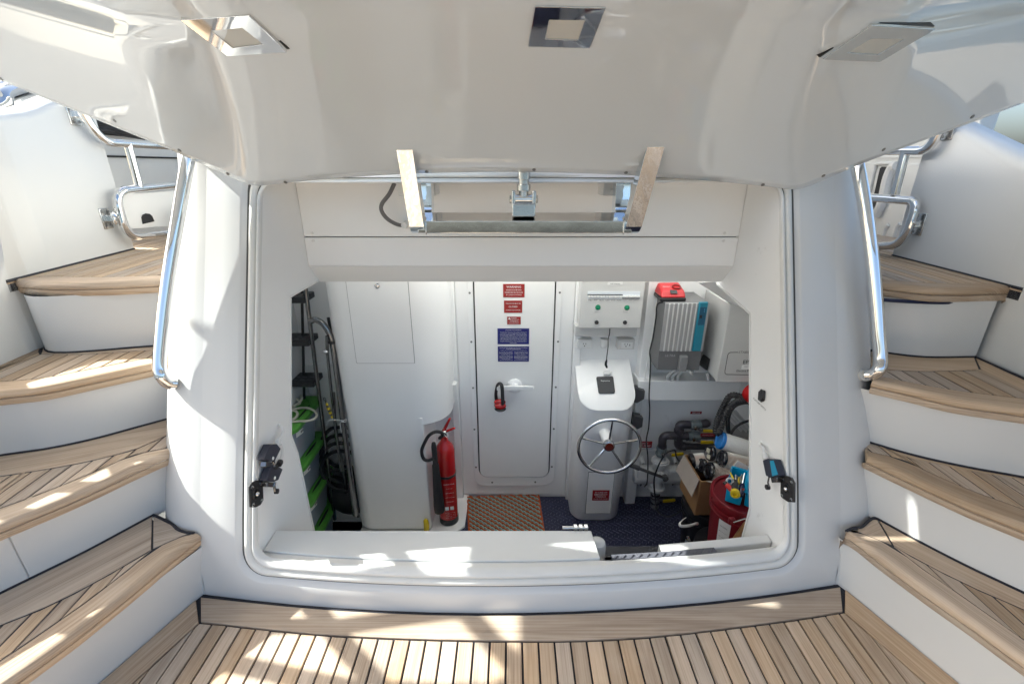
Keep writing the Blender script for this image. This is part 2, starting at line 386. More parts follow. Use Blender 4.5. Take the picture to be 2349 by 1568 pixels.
# ---- locker lining
lining = struct(bpy.data.objects.new('locker_lining', None)); COL.objects.link(lining)
tag(lining, 'white panelled lining inside the locker opening')
def lin_side(X, sgn, pts_img):
    inner = [atX(x, y, X) for x, y in pts_img]
    front = [Vector((X, Yf(X, z)+.03, z+.01)) for z in (-.2, .1, .4, .8, 1.2, 1.45)]
    poly = front + [Vector((X, 2.15, 1.45))] + inner + [Vector((X, inner[-1].y, -.2))]
    MB().prism(poly, (sgn*.014, 0, 0)).build('side_panel', INT, lining, bevel=.0015)
    e = MB()   # edge trim strips along the inner cut
    for a, b in zip(inner[:-1], inner[1:]):
        if (a-b).length < .03: continue
        d = (b-a).normalized(); nrm = d.cross(Vector((1,0,0))).normalized()
        if nrm.y < 0: nrm = -nrm
        for k, (o1, o2, dx) in enumerate(((.000, .009, -.002*sgn), )):
            q = [a+nrm*o1, b+nrm*o1, b+nrm*o2, a+nrm*o2]
            e.prism([p+Vector((-.003*sgn, 0, 0)) for p in q], (sgn*.018, 0, 0))
    e.build('edge_trim', WHITEP, lining, smooth=False)
lin_side(XLI, -1, [(730, 645), (665, 683), (666, 1000), (681, 1040), (720, 1222)])
lin_side(XRI, 1, [(1645, 648), (1722, 718), (1722, 1168), (1697, 1262)])
# header: two flat boards and a chamfer
YH = 2.095
zA1, zA0 = 1.47, atY(1190, 544, YH).z; zB0 = atY(1190, 609, YH).z; pC = atY(1190, 646, 2.185)
xa, xb = XLI+.002, XRI-.002
MB().box(((xa+xb)/2, YH+.01, (zA1+zA0)/2+.0015), (xb-xa, .02, zA1-zA0-.003)).build('header_board', INT, lining, bevel=.0015)
MB().box(((xa+xb)/2, YH+.008, (zA0+zB0)/2), (xb-xa, .02, zA0-zB0-.003)).build('header_board', INT, lining, bevel=.0015)
MB().hexa([(xa, YH, zB0-.002), (xb, YH, zB0-.002), (xb, pC.y, pC.z), (xa, pC.y, pC.z)], [(xa, YH+.02, zB0+.01), (xb, YH+.02, zB0+.01), (xb, pC.y+.02, pC.z+.005), (xa, pC.y+.02, pC.z+.005)]).build('header_chamfer', INT, lining, smooth=False, bevel=.001)
MB().box(((xa+xb)/2, YH+.024, (zB0+1.48)/2+.005), (xb-xa, .006, 1.48-zB0)).build('backing', SEAM, lining, smooth=False)
for X in (atY(716, 533, YH).x, atY(1661, 541, YH).x):
    for py in (533, 550): MB().lathe((X, YH-.002, atY(1190, py+2, YH).z), (0, -1, 0), [(-.001, .007), (.0015, .0068), (.003, .005), (.0035, .001)], 14).build('screw_cap', WHITEP, lining)
MB().box(((xa+xb)/2, 1.95, 1.475), (xb-xa+.1, .36, .02)).build('top_panel', INT, lining)

ad = struct(MB().box((.045, 1.90, 1.66), (2.76, .40, .06)).box((.045, 3.56, 1.66), (2.76, 1.30, .06)).build('aft_deck', GELX, smooth=False)); tag(ad, 'white aft deck above the locker')
# ---- bench lid over the sill (left) and the stepped ledge (right)
bench = struct(bpy.data.objects.new('bench', None)); COL.objects.link(bench); tag(bench, 'long white bench lid along the locker sill')
zb = .150
bl, br = XLI+.004, .327
yb_f = lambda X: Yf(X, .15)+.055
n = 12; fr = [Vector((bl+(br-bl)*i/n, yb_f(bl+(br-bl)*i/n), zb)) for i in range(n+1)]
yback = atZ(1000, 1216, zb).y
poly = fr + [Vector((br-.012, yback, zb)), Vector((bl, yback, zb))]
MB().prism([p+Vector((0,0,-.025)) for p in poly], (0, 0, .025)).build('lid', BENCH, bench, bevel=.003)
MB().hexa([(bl, yback-.02, -.85), (br-.03, yback-.02, -.85), (br-.03, yback, -.85), (bl, yback, -.85)], [(bl, yback-.02, zb-.027), (br-.03, yback-.02, zb-.027), (br-.03, yback, zb-.027), (bl, yback, zb-.027)]).build('bench_front', INT, bench, smooth=False)
MB().hexa([(br-.03, 1.3, -.85), (br-.01, 1.3, -.85), (br-.01, yback, -.85), (br-.03, yback, -.85)], [(br-.03, 1.3, zb-.027), (br-.01, 1.3, zb-.027), (br-.01, yback, zb-.027), (br-.03, yback, zb-.027)]).build('bench_end', INT, bench, smooth=False)
# sill land in front of the bench, all the way across
sillm = MB(); n = 30; rA = []; rB = []
for i in range(n+1):
    X = XLI+(XRI-XLI)*i/n; rA.append(Vector((X, Yf(X, .147)+.012, .1425))); rB.append(Vector((X, Yf(X, .147)+(.054 if X < br+.002 else .050), .1425)))
sillm.loft([rA, rB], False, False)
sillm.loft([rB, [p+Vector((0, .002, -.12)) for p in rB]], False, False)
sillm.build('sill_land', GELS, bench, smooth=False)
# right-hand ledge, half round end post and chequer strip
lx0, lx1 = atZ(1522, 1272, .13).x, XRI-.004
ly = lambda X, o: Yf(X, .15)+o
MB().loft([[Vector((X, ly(X, .092), -.02)) for X in (lx0, (lx0+lx1)/2, lx1)], [Vector((X, ly(X, .092), .122)) for X in (lx0, (lx0+lx1)/2, lx1)], [Vector((X, ly(X, .13), .125)) for X in (lx0, (lx0+lx1)/2, lx1)], [Vector((X, ly(X, .13), -.4)) for X in (lx0, (lx0+lx1)/2, lx1)]], False, False).build('ledge', GELX, bench, bevel=.004)
pp = [atZ(1378, 1262, .12), atZ(1402, 1262, .12)]
MB().lathe((br+.012, 1.40, -.3), (0, 0, 1), [(0, .034), (.40, .034), (.415, .030), (.42, .02)], 20).build('end_post', GELX, bench)
ms = MB(); sx0, sx1 = .375, atZ(1645, 1275, .12).x
ms.loft([[Vector((X, Yf(X, .15)+.052, .141)) for X in (sx0, (sx0+sx1)/2, sx1)], [Vector((X, Yf(X, .15)+.054, .138)) for X in (sx0, (sx0+sx1)/2, sx1)], [Vector((X, Yf(X, .15)+.088, .130)) for X in (sx0, (sx0+sx1)/2, sx1)], [Vector((X, Yf(X, .15)+.088, .09)) for X in (sx0, (sx0+sx1)/2, sx1)]], False, False)
for i in range(13):
    X = sx0+.012+(sx1-sx0-.02)*i/12.5; y = Yf(X, .15)+.072
    M = Matrix.Rotation(R(48), 3, 'Z'); ms.box((X, y-.002, .1355), (.026, .006, .006), M)
ms.build('tread_strip', mat('chequer_grey', (.11, .115, .14), rough=.42, noise_amt=.3, noise_scale=30), bench)

# ---- locker room
YB = 2.83; ZF = -.85
room = struct(bpy.data.objects.new('locker_room', None)); COL.objects.link(room); tag(room, 'white painted locker room walls behind the opening')
MB().box((0, YB+.05, .05), (4.0, .1, 2.5)).build('back_wall', INT, room, smooth=False)
for sg, xw, xc_ in ((-1, -1.90, -1.34), (1, 1.90, 1.43)):
    MB().box((xw, 2.5, -.06), (.03, .74, 2.06)).build('side_wall', INT, room, smooth=False)
    MB().box(((xw+xc_)/2, 2.5, .975), (abs(xw-xc_)+.03, .74, .03)).build('ceiling', INT, room, smooth=False)
    MB().box((xc_, 2.5, 1.14), (.02, .74, .3)).build('side_wall', INT, room, smooth=False)
    xl_ = XLI-.016 if sg < 0 else XRI+.016
    prof_ = [(-1.1, 1.73), (-.12, 1.725), (.43, 1.69), (.98, 1.90), (1.27, 1.91)] if sg < 0 else [(-1.1, 1.59), (-.11, 1.59), (.12, 1.585), (.93, 1.835), (1.27, 1.91)]
    MB().loft([[Vector((xl_, y_, z_)) for z_, y_ in prof_], [Vector((sg*1.36, y_+.05, z_)) for z_, y_ in prof_], [Vector((sg*1.40, 2.14, z_)) for z_, y_ in prof_]], False, False).build('inner_skin', INT, room, angle=20)
    MB().prism([(sg*1.37, 1.72, -1.1), (sg*1.90, 2.14, -1.1), (sg*1.90, 2.16, -1.1), (sg*1.37, 1.74, -1.1)], (0, 0, 1.45)).build('inner_skin', INT, room, smooth=False)
MB().box((.045, 1.40, -.43), (2.4, .03, .9)).build('inner_skin', INT, room, smooth=False)
MB().box((-1.5, 2.3, -1.11), (.9, 1.1, .03)).build('bilge_floor', INT, room, smooth=False)
FROST = bpy.data.materials.new('light_diffuser'); FROST.use_nodes = True
_N = FROST.node_tree.nodes; _L = FROST.node_tree.links; _t = _N.new('ShaderNodeBsdfTranslucent'); _t.inputs[0].default_value = (.95, .95, .95, 1); _d = _N.new('ShaderNodeBsdfDiffuse'); _d.inputs[0].default_value = (.7, .7, .7, 1); _m = _N.new('ShaderNodeMixShader'); _m.inputs[0].default_value = .06
_L.new(_t.outputs[0], _m.inputs[1]); _L.new(_d.outputs[0], _m.inputs[2]); _L.new(_m.outputs[0], _N['Material Output'].inputs[0])
skl = MB().add([(-1.33, 2.10, 1.31), (1.42, 2.10, 1.31), (1.42, 2.84, 1.31), (-1.33, 2.84, 1.31)], [(0, 1, 2, 3)]).build('added_skylight', FROST, room, smooth=False)  # unseen frosted pane added so daylight brightens the locker
MB().box((.045, 1.40, -.43), (2.4, .03, .9)).build('inner_skin', INT, room, smooth=False)
MB().box((-1.5, 2.3, -1.11), (.9, 1.1, .03)).build('bilge_floor', INT, room, smooth=False)
FLOORW = mat('floor_white', (.70, .70, .68), rough=.5, noise_amt=.08, noise_scale=10, dirt=(.35, .34, .32), dirt_scale=6, dirt_thr=.6)
lf = struct(MB().box((.42, 2.1, ZF-.03), (2.94, 1.5, .06)).build('locker_floor', FLOORW, smooth=False))
tag(lf, 'white locker floor under the dark chequer plate')
# chequer plate with raised lugs
PLATE = mat('chequer_plate', (.030, .033, .072), rough=.30, noise_amt=.35, noise_scale=18, dirt=(.10, .10, .11), dirt_scale=9, dirt_thr=.66)
px0 = atZ(1062, 1150, ZF).x
cp = struct(MB().box(((px0+1.44)/2, 2.12, ZF+.004), (1.44-px0, 1.40, .006)).build('floor_plate', PLATE, smooth=False)); tag(cp, 'dark blue chequer plate floor of the locker')
lg = MB(); k = 0; sp = .034
xi = px0+.02; col = 0
while xi < 1.42:
    yi = 1.55+(col % 2)*sp/2; j = 0
    while yi < YB-.02:
        a = 45 if (col+j) % 2 == 0 else -45
        M = Matrix.Rotation(R(a+20), 3, 'Z'); c = Vector((xi, yi, ZF+.007))
        q = [M @ Vector(p) for p in ((-.013,0,0),(0,-.0035,0),(.013,0,0),(0,.0035,0))]; t = [M @ Vector(p) for p in ((-.010,0,.0022),(0,-.0015,.0028),(.010,0,.0022),(0,.0015,.0028))]
        lg.hexa([v+c for v in q], [v+c for v in t]); yi += sp; j += 1
    xi += sp*.62; col += 1
lgo = lg.build('raised_lugs', mat('lug_highlight', (.075, .08, .13), rough=.28), cp, smooth=False); lgo['kind'] = 'stuff'  # lighter lug colour paints in the highlights on the raised lugs

# ---------------------------------------------------------------- teak deck
deck = struct(MB().box((.05, -.80, -.03), (5.4, 4.6, .044)).build('teak_deck', CAULK, smooth=False)); tag(deck, 'teak planked swim platform deck with black caulked seams')
bL = atZ(455, 1365, 0); bR = atZ(1933, 1342, 0)
def dk(x, y): p = atZ(x, y, 0); return (p.x, p.y)
nn = 14
edgeF = [(bL.x+(bR.x-bL.x)*i/nn, Yf(bL.x+(bR.x-bL.x)*i/nn, 0)-.012) for i in range(nn+1)]
cl, cr_ = dk(458, 1427), dk(1936, 1403)
mfront = [dk(458, 1427), dk(774, 1458), dk(1150, 1470), dk(1460, 1463), dk(1780, 1427), dk(1936, 1403)]
mi = [tuple(p)[:2] for p in spline([(p[0], p[1], 0) for p in mfront], 5)]
plank('margin_board', [(bL.x+.006, edgeF[0][1]-.004)]+edgeF[1:-1]+[(bR.x-.006, edgeF[-1][1]-.004)]+mi[::-1], 0, deck, (1, 0), gap=.004)
# side margins
def ext(a, b, k): return (a[0]+(b[0]-a[0])*k, a[1]+(b[1]-a[1])*k)
_n1 = atZ(41, 1568, .21); _n2 = atZ(2349, 1533, .21)
sl0, sl1 = (bL.x, bL.y-.01), ext((bL.x, bL.y), (_n1.x-.022, _n1.y), 4.2)
il0, il1 = cl, (sl1[0]+.100, sl1[1])
sr0, sr1 = (bR.x, bR.y-.01), ext((bR.x, bR.y), (_n2.x+.022, _n2.y), 4.2)
ir0, ir1 = cr_, (sr1[0]-.100, sr1[1])
plank('margin_board', [sl0, cl, il1, sl1], 0, deck, (sl1[0]-sl0[0], sl1[1]-sl0[1]), gap=.004)
plank('margin_board', [sr0, cr_, ir1, sr1], 0, deck, (sr1[0]-sr0[0], sr1[1]-sr0[1]), gap=.004)
inner = mi + [ir1, (ir1[0], -2.9), (il1[0], -2.9), il1]
# plank seams run nearly fore and aft, fanning very slightly
pitch = .0545; seam0 = atZ(1198, 1475, 0).x
for k in range(-34, 36):
    x0 = seam0+k*pitch; x1 = x0+pitch
    pc = clip(clip(inner, (x0, 0), (1, 0)), (x1, 0), (-1, 0))
    if len(pc) > 2: plank('plank', pc, 0, deck, (0.001, 1))

# ---------------------------------------------------------------- stairways
ZT = [0, .24, .485, .755, 1.06]
def W_(pts, z): return [(p.x, p.y) for p in (atZ(x, y, z) for x, y in pts)]
def poly3(pts): return [Vector((p[0], p[1], 0)) for p in pts]
def smooth2(pts, n=6): return [(p.x, p.y) for p in spline(poly3(pts), n)]
def extend(pts, a=0, b=0):
    pts = list(pts)
    if a: d = (Vector(pts[0])-Vector(pts[1])).normalized(); pts = [tuple(Vector(pts[0])+d*a)]+pts
    if b: d = (Vector(pts[-1])-Vector(pts[-2])).normalized(); pts = pts+[tuple(Vector(pts[-1])+d*b)]
    return pts
NOSE_PROF = [(0, 0), (-.020, 0), (-.009, -.0025), (-.003, -.008), (0, -.016), (0, -.024), (-.003, -.030), (-.008, -.0325)]
NOSE_LOW = [(-.008, -.0335), (-.0035, -.0355), (-.002, -.041), (-.004, -.052), (-.010, -.060), (-.03, -.062), (-.05, -.062)]
def nosing(tread, seam, nose, z):
    """upper rounded board and lower board under it"""
    n = 44; B = resample(poly3(nose), n); Q = resample(poly3(seam), 400); A = []; last = 0
    for i, b_ in enumerate(B):
        if i == 0: j_ = 0
        elif i == n-1: j_ = 399
        else: j_ = min(range(last, 400), key=lambda q: (Q[q]-b_).length)
        last = j_; A.append(Q[j_])
    for nm, prof in (('nosing', NOSE_PROF), ('lower_nosing', NOSE_LOW)):
        me = bpy.data.meshes.new(nm); vs = []; fs = []; us = []; m = len(prof); L_ = 0
        for i in range(n):
            d = (B[i]-A[i]); d.normalize()
            if i: L_ += (B[i]-B[i-1]).length
            for j, (o, dz) in enumerate(prof):
                p = (A[i]+d*.003) if (j == 0 and nm == 'nosing') else B[i]+d*o
                vs.append((p.x, p.y, z+dz)); us.append((L_, (p-A[i]).length - dz))
        for i in range(n-1):
            for j in range(m-1): fs.append((i*m+j, i*m+j+1, (i+1)*m+j+1, (i+1)*m+j))
        for e in (0, n-1): fs.append(tuple(e*m+j for j in range(m)))
        me.from_pydata(vs, [], fs); me.materials.append(TEAK)
        bm = bmesh.new(); bm.from_mesh(me); bmesh.ops.recalc_face_normals(bm, faces=bm.faces); bm.to_mesh(me); bm.free()
        uvl = me.uv_layers.new(name='UVMap')
        for lp in me.loops: uvl.data[lp.index].uv = us[lp.vertex_index]
        for p in me.polygons: p.use_smooth = True
        me.set_sharp_from_angle(angle=R(40))
        o = bpy.data.objects.new(nm, me); COL.objects.link(o); o.parent = tread
def strip(tread, outer, innr, z, nm='margin_board'):
    A = resample(poly3(outer), 24); B = resample(poly3(innr), 24)
    pl = [(p.x, p.y) for p in A]+[(p.x, p.y) for p in B[::-1]]
    d = A[-1]-A[0]; plank(nm, pl, z, tread, (d.x, d.y), gap=.004)
def make_tread(stair, z, back, margin, seam, nose, wall=None, wmargin=None, pdir=(0, 1), pitch=.05, extra=(), nseam0=0):
    """all polylines run the same way, in plan"""
    bk = MB(); outline = list(back)+list(nose)[::-1]
    q = [(p[0], p[1]) for p in outline]
    if area(q) < 0: q = q[::-1]
    qi = inset(q, .010)
    bk.prism([Vector((p[0], p[1], z-.030)) for p in qi], (0, 0, .0275)); tread = bk.build('tread', CAULK, stair, smooth=False)
    # black caulk fillet along the back and wall
    ln = [Vector((p[0], p[1], z+.0015)) for p in back]
    MB().tube(ln, .0055, 6).build('caulk_bead', CAULK, tread)
    nosing(tread, seam, nose, z)
    for (o, i) in [(back, margin)] if wall is None else [(back, margin), (wall, wmargin)]:
        if o is not None and i is not None: strip(tread, o, i, z)
    if wall is not None: MB().tube([Vector((p[0], p[1], z+.0015)) for p in wall], .0055, 6).build('caulk_bead', CAULK, tread)
    for e in extra: plank('plank', e, z, tread, pdir, gap=.003)
    reg = list(margin if wall is None or wmargin is None else margin)
    region = reg+list(seam)[::-1]
    if wall is not None and wmargin is not None: region = list(wmargin)+[p for p in margin]+list(seam)[::-1] if nseam0 else region
    nx, ny = -pdir[1], pdir[0]; l = math.hypot(nx, ny); nx /= l; ny /= l
    t = [p[0]*nx+p[1]*ny for p in region]; k0 = math.floor(min(t)/pitch); k1 = math.ceil(max(t)/pitch)
    for k in range(k0, k1):
        pc = clip(clip(region, (nx*k*pitch, ny*k*pitch), (nx, ny)), (nx*(k+1)*pitch, ny*(k+1)*pitch), (-nx, -ny))
        if len(pc) > 2: plank('plank', pc, z, tread, pdir)
    return tread
def riser(stair, line, z0, z1):
    pts = [Vector((p[0], p[1], 0)) for p in line]
    MB().loft([[p+Vector((0,0,z0-.01)) for p in pts], [p+Vector((0,0,z1)) for p in pts]], False, False).build('riser', GELX, stair, angle=70)

left = thing('staircase', 'curved white staircase with teak treads on the left, partly in sun', 'stairs', (-1.6, 1.3, 0))
# left tread outlines as polylines running from the frame's left edge to the transom
T = {}
T[1] = dict(back=W_([(0,1379),(85.5,1343),(205,1281),(308,1226.6),(362.5,1201),(374.5,1197.6)], ZT[1]),
            margin=W_([(0,1433.5),(92,1397.6),(171,1360),(253,1315.6),(335,1267.7),(349,1259)], ZT[1]),
            seam=W_([(0,1514),(51,1481.4),(195,1382),(291,1308.7),(349,1259),(434,1221.5)], ZT[1]),
            nose=W_([(41,1568),(171,1473),(291,1377),(393,1291.6),(460,1238.6)], ZT[1]-.030))
T[2] = dict(back=W_([(0,1049.6),(103,1036),(212,1013.7),(308,995),(390,972.6)], ZT[2]),
            margin=W_([(0,1091.5),(58,1083),(171,1064),(274,1040),(320,1025.7),(390,995)], ZT[2]),
            seam=W_([(0,1165),(68,1141),(147,1110),(229,1076),(304,1043.7),(390,1025.6)], ZT[2]),
            nose=W_([(0,1223),(171,1151),(342,1071),(391.6,1050)], ZT[2]-.030))
T[3] = dict(back=W_([(104,783),(200,787),(357,781)], ZT[3]), margin=W_([(92,811),(171,812),(239,809.5),(356,801.6)], ZT[3]),
            seam=W_([(0,874.5),(102,866),(191,849.5),(287,830.7),(356,817)], ZT[3]),
            nose=W_([(0,914.5),(102.6,902.5),(239,873.5),(356,848)], ZT[3]-.030))
T[4] = dict(seam=W_([(38,639),(106,634),(246,635),(371,631)], ZT[4]), nose=W_([(19,655),(102.6,663.8),(239,662.5),(366,656)], ZT[4]-.030))
wall3L = W_([(0,825),(104,783)], ZT[3]-.015); wm3L = W_([(0,849),(92,811)], ZT[3]-.012)
wall4L = W_([(14,646),(308,571)], ZT[4])
def fore(p, d, k): return (p[0]+d[0]*k, p[1]+d[1]*k)
EXT = {-1: (.05, .12, .12), 1: (.02, .0, .06)}
def off_in(nose, d): return [fore(p, inw(nose, i), d) for i, p in enumerate(nose)]
def build_stair(stair, T, sgn, wall3, wm3, wall4, Send, dirs):
    for k in (1, 2, 3):      # the back of each tread is the riser under the next nosing
        nb = off_in(T[k+1]['nose'], .028); a, b = T[k]['back'][0], T[k]['back'][-1]
        mv = [fore(p, inw(T[k]['back'], i), 0) for i, p in enumerate(T[k]['back'])]
        P = resample(poly3(extend(nb, .6, .3)), 300); R_ = []
        for p in T[k]['back']:
            q = min(P, key=lambda w_: (w_-Vector((p[0], p[1], 0))).length); R_.append((q.x, q.y))
        if k == 3: R_[0] = T[k]['back'][0]
        T[k]['back'] = R_
    # ---- first step: S-shaped end against the transom
    t = T[1]; z = ZT[1]
    back = extend(t['back'], .7, 0); margin = extend(t['margin'], .7, 0); seam = extend(t['seam'], .8, 0)+W_([Send[-3]], z); nose = extend(t['nose'], .8, .004)
    S_ = W_(Send, z)
    full_back = back+S_
    q = full_back[:-4]+[tuple(p) for p in nose[::-1]]
    if area(q) < 0: q = q[::-1]
    tr = MB().prism([Vector((p[0], p[1], z-.030)) for p in inset(q, .016)], (0, 0, .0275)).build('tread', CAULK, stair, smooth=False)
    MB().tube(spline([Vector((p[0], p[1], z+.001)) for p in full_back[:-2]], 4), .0055, 6).build('caulk_bead', CAULK, tr)
    nosing(tr, seam, nose, z); strip(tr, back, margin, z)
    plank('end_board', [back[-1]]+S_[:-4]+[t['seam'][-1], margin[-1]], z, tr, (1, .4), gap=.003)
    reg = margin+[p for p in seam[:-2]][::-1]
    d = dirs[1]; planks(tr, reg, z, d, .052)
    riser(stair, [sl1, sl0, (sl0[0]+.05, sl0[1]+.12)] if sgn < 0 else [sr1, sr0, (sr0[0]-.05, sr0[1]+.12)], 0, z-.055)
    # ---- second step
    t = T[2]; z = ZT[2]
    e = EXT[sgn][0]; back = extend(t['back'], .7, e); margin = extend(t['margin'], .7, e); seam = extend(t['seam'], .7, e); nose = extend(t['nose'], .7, e)
    make_tread(stair, z, smooth2(back), smooth2(margin), smooth2(seam), smooth2(nose), pdir=dirs[2], pitch=.055)
    riser(stair, smooth2(extend(T[1]['back'], .7, .10)), ZT[1], z-.055)
    # ---- third
    t = T[3]; z = ZT[3]
    e = EXT[sgn][1]; back = extend(t['back'], 0, e); margin = extend(t['margin'], 0, e); seam = extend(t['seam'], .35, e); nose = extend(t['nose'], .35, e)
    w3 = extend(wall3, .5, 0); m3 = extend(wm3, .5, 0)
    make_tread(stair, z, smooth2(back), smooth2(margin), smooth2(seam), smooth2(nose), wall=w3, wmargin=m3, pdir=dirs[3], pitch=.06, nseam0=1)
    riser(stair, smooth2(extend(T[2]['back'], .7, .12)), ZT[2], z-.055)
    # ---- fourth: landing
    t = T[4]; z = ZT[4]
    e = EXT[sgn][2]; seam = extend(t['seam'], 0, e); nose = extend(t['nose'], 0, e); w4 = list(wall4)
    q = [w4[0]]+[w4[1], fore(w4[1], (-sgn*.0-.2*sgn*-1, .0), 0), (w4[1][0]+sgn*.35, w4[1][1]+.02), (w4[1][0]+sgn*.35, 4.1), (sgn*1.2, 4.1)]+[tuple(p) for p in nose[::-1]]
    qq = q if area(q) > 0 else q[::-1]
    rg_ = q[:6]+[tuple(p) for p in smooth2(seam)[::-1]]; rg_ = rg_ if area(rg_) > 0 else rg_[::-1]
    tr = MB().prism([Vector((p[0], p[1], z-.045)) for p in rg_], (0, 0, .0425)).build('tread', CAULK, stair, smooth=False)
    nosing(tr, smooth2(seam), smooth2(nose), z)
    MB().tube([Vector((p[0], p[1], z+.001)) for p in w4], .0065, 6).build('caulk_bead', CAULK, tr)
    MB().tube([Vector((nose[0][0], nose[0][1], z-.055)), Vector((nose[0][0], nose[0][1], z-.02)), Vector((w4[0][0], w4[0][1], z))], .006, 6).build('caulk_bead', CAULK, tr)
    reg = q[:6]+[tuple(p) for p in smooth2(seam)[::-1]]
    planks(tr, reg, z, (w4[1][0]-w4[0][0], w4[1][1]-w4[0][1]), .045)
    riser(stair, smooth2(extend(T[3]['back'], 0, .12)), ZT[3], z-.055)
def inw(pl, i):
    a = pl[max(0, i-1)]; b = pl[min(len(pl)-1, i+1)]; dx, dy = b[0]-a[0], b[1]-a[1]; l = math.hypot(dx, dy)
    n = (-dy/l, dx/l)
    p = pl[i]
    return n if n[0]*p[0] > 0 else (-n[0], -n[1])
def planks(tr, reg, z, d, pitch, nm='plank'):
    nx, ny = -d[1], d[0]; l = math.hypot(nx, ny); nx /= l; ny /= l
    t = [p[0]*nx+p[1]*ny for p in reg]
    for k in range(math.floor(min(t)/pitch), math.ceil(max(t)/pitch)):
        pc = clip(clip(reg, (nx*k*pitch, ny*k*pitch), (nx, ny)), (nx*(k+1)*pitch, ny*(k+1)*pitch), (-nx, -ny))
        if len(pc) > 2: plank(nm, pc, z, tr, d)
def dirz(a, b, z): p, q = atZ(*a, z), atZ(*b, z); return (q.x-p.x, q.y-p.y)
build_stair(left, T, -1, wall3L, wm3L, wall4L,
    [(386,1196.5),(397,1203),(407,1213),(424,1220),(434,1221),(445,1222.5),(458,1229),(462,1239)],
    {1: dirz(R6(570,1025), R6(740,830), ZT[1]), 2: dirz(R6(200,320), R6(500,95), ZT[2]), 3: dirz(R4(150,1035), R4(510,865), ZT[3])})

right = thing('staircase', 'curved white staircase with teak treads on the right, all in shade', 'stairs', (1.7, 1.3, 0))
T = {}
T[1] = dict(back=W_([(2349,1343),(2230,1290),(2127.5,1243.7),(2038.6,1201),(2013,1189)], ZT[1]), margin=W_([(2349,1397),(2247,1353),(2168.5,1315.6),(2093,1276),(2049,1250.6)], ZT[1]),
    seam=W_([(2349,1466),(2213,1370),(2114,1302),(2049,1250.6),(1967,1218)], ZT[1]), nose=W_([(2349,1533),(2230,1445.5),(2127.5,1374),(2025,1298.5),(1941,1230)], ZT[1]-.030))
T[2] = dict(back=W_([(2349,1054),(2264,1045),(2172,1031.7),(2093,1017),(1999,990)], ZT[2]), margin=W_([(2349,1096.7),(2230,1078),(2127.5,1057),(2059,1038.5),(1997.5,1008.6)], ZT[2]),
    seam=W_([(2349,1167),(2230,1124),(2134,1083),(2073,1054),(1999,1036)], ZT[2]), nose=W_([(2349,1223),(2230,1175),(2093,1112),(2001,1068)], ZT[2]-.030))
T[3] = dict(back=W_([(2237,819),(2134,826.6),(2038.6,827),(1994,824)], ZT[3]), margin=W_([(2249,848),(2127,851),(2035,848),(1994,844)], ZT[3]),
    seam=W_([(2349,913),(2312,909),(2189,894),(2093,877),(2018,861.5)], ZT[3]), nose=W_([(2349,955.5),(2196,933),(2093,909),(1996,887)], ZT[3]-.030))
T[4] = dict(seam=W_([(2322,657),(2244,649.5),(2127,648),(2025,641),(1975,637.5)], ZT[4]), nose=W_([(2340,673),(2161.6,677),(2059,668),(1977,658)], ZT[4]-.030))
wall3R = W_([(2349,870),(2237,819)], ZT[3]); wm3R = W_([(2349,896),(2249,848)], ZT[3]); wall4R = W_([(2346,664),(2047,586)], ZT[4])
build_stair(right, T, 1, wall3R, wm3R, wall4R,
    [(2001,1189),(1991,1196),(1977,1208),(1967,1210.5),(1956.5,1211),(1941,1218),(1936,1227),(1936,1238)],
    {1: dirz(R8(2090,1085), R8(1820,830), ZT[1]), 2: dirz(R8(1900,215), R8(1710,75), ZT[2]), 3: dirz(R5(1890,1105), R5(1665,980), ZT[3])})
MB().tube(smooth2_3 := [Vector((p.x, p.y, ZT[4]-.068)) for p in spline(poly3(W_([(2250,690),(2161,694),(2059,690),(1985,684)], ZT[4]-.068)), 5)], .008, 6).build('under_gap_tone', mat('gap_navy', (.012, .02, .06), rough=.4), right)  # dark gap under the landing nosing put in as a coloured strip

# ---------------------------------------------------------------- bulwarks, with the aft rail that throws bars of shadow
def bulwark(name, sgn, wall3, wall4, label, top):
    sl_ = (wall4[-1][0]-wall4[0][0])/(wall4[-1][1]-wall4[0][1]); lx = lambda Y: wall4[0][0]+sl_*(Y-wall4[0][1]); w = [(lx(1.2), -.6), (lx(1.2), 1.2), (lx(1.75), 1.75), (lx(1.80), 1.80), (lx(1.85), 1.85), (lx(1.95), 1.95), (lx(2.1), 2.1), wall4[-1]]
    b = thing(name, label, 'bulwark', (sgn*2.4, 1.5, 0))
    rows = []
    path = []
    for a, c in zip(w, w[1:]):
        for k in range(8): path.append((a[0]+(c[0]-a[0])*k/8, a[1]+(c[1]-a[1])*k/8))
    path.append(w[-1])
    r0 = [Vector((p[0], p[1], -.6)) for p in path]; r1 = [Vector((p[0], p[1], top(p[1])-.035)) for p in path]
    r2 = [Vector((p[0]+sgn*.012, p[1], top(p[1])-.01)) for p in path]; r3 = [Vector((p[0]+sgn*.04, p[1], top(p[1]))) for p in path]
    r4 = [Vector((p[0]+sgn*.13, p[1], top(p[1])+.004)) for p in path]; r5 = [Vector((p[0]+sgn*.16, p[1], top(p[1])-.02)) for p in path]; r6 = [Vector((p[0]+sgn*.18, p[1], -.8)) for p in path]
    m = MB(); m.loft([r0, r1, r2, r3, r4, r5, r6], False, False)
    m.add([rr[-1] for rr in (r0, r1, r2, r3, r4, r5, r6)], [(0, 1, 2, 3, 4, 5, 6)])
    m.build('wall', GELX, b, angle=50); return b, w
def topL(Y):
    for (a, b) in zip(PT, PT[1:]):
        if Y <= b[0]: return a[1]+(b[1]-a[1])*(Y-a[0])/(b[0]-a[0])
    return 1.737+.39*(Y-2.266)
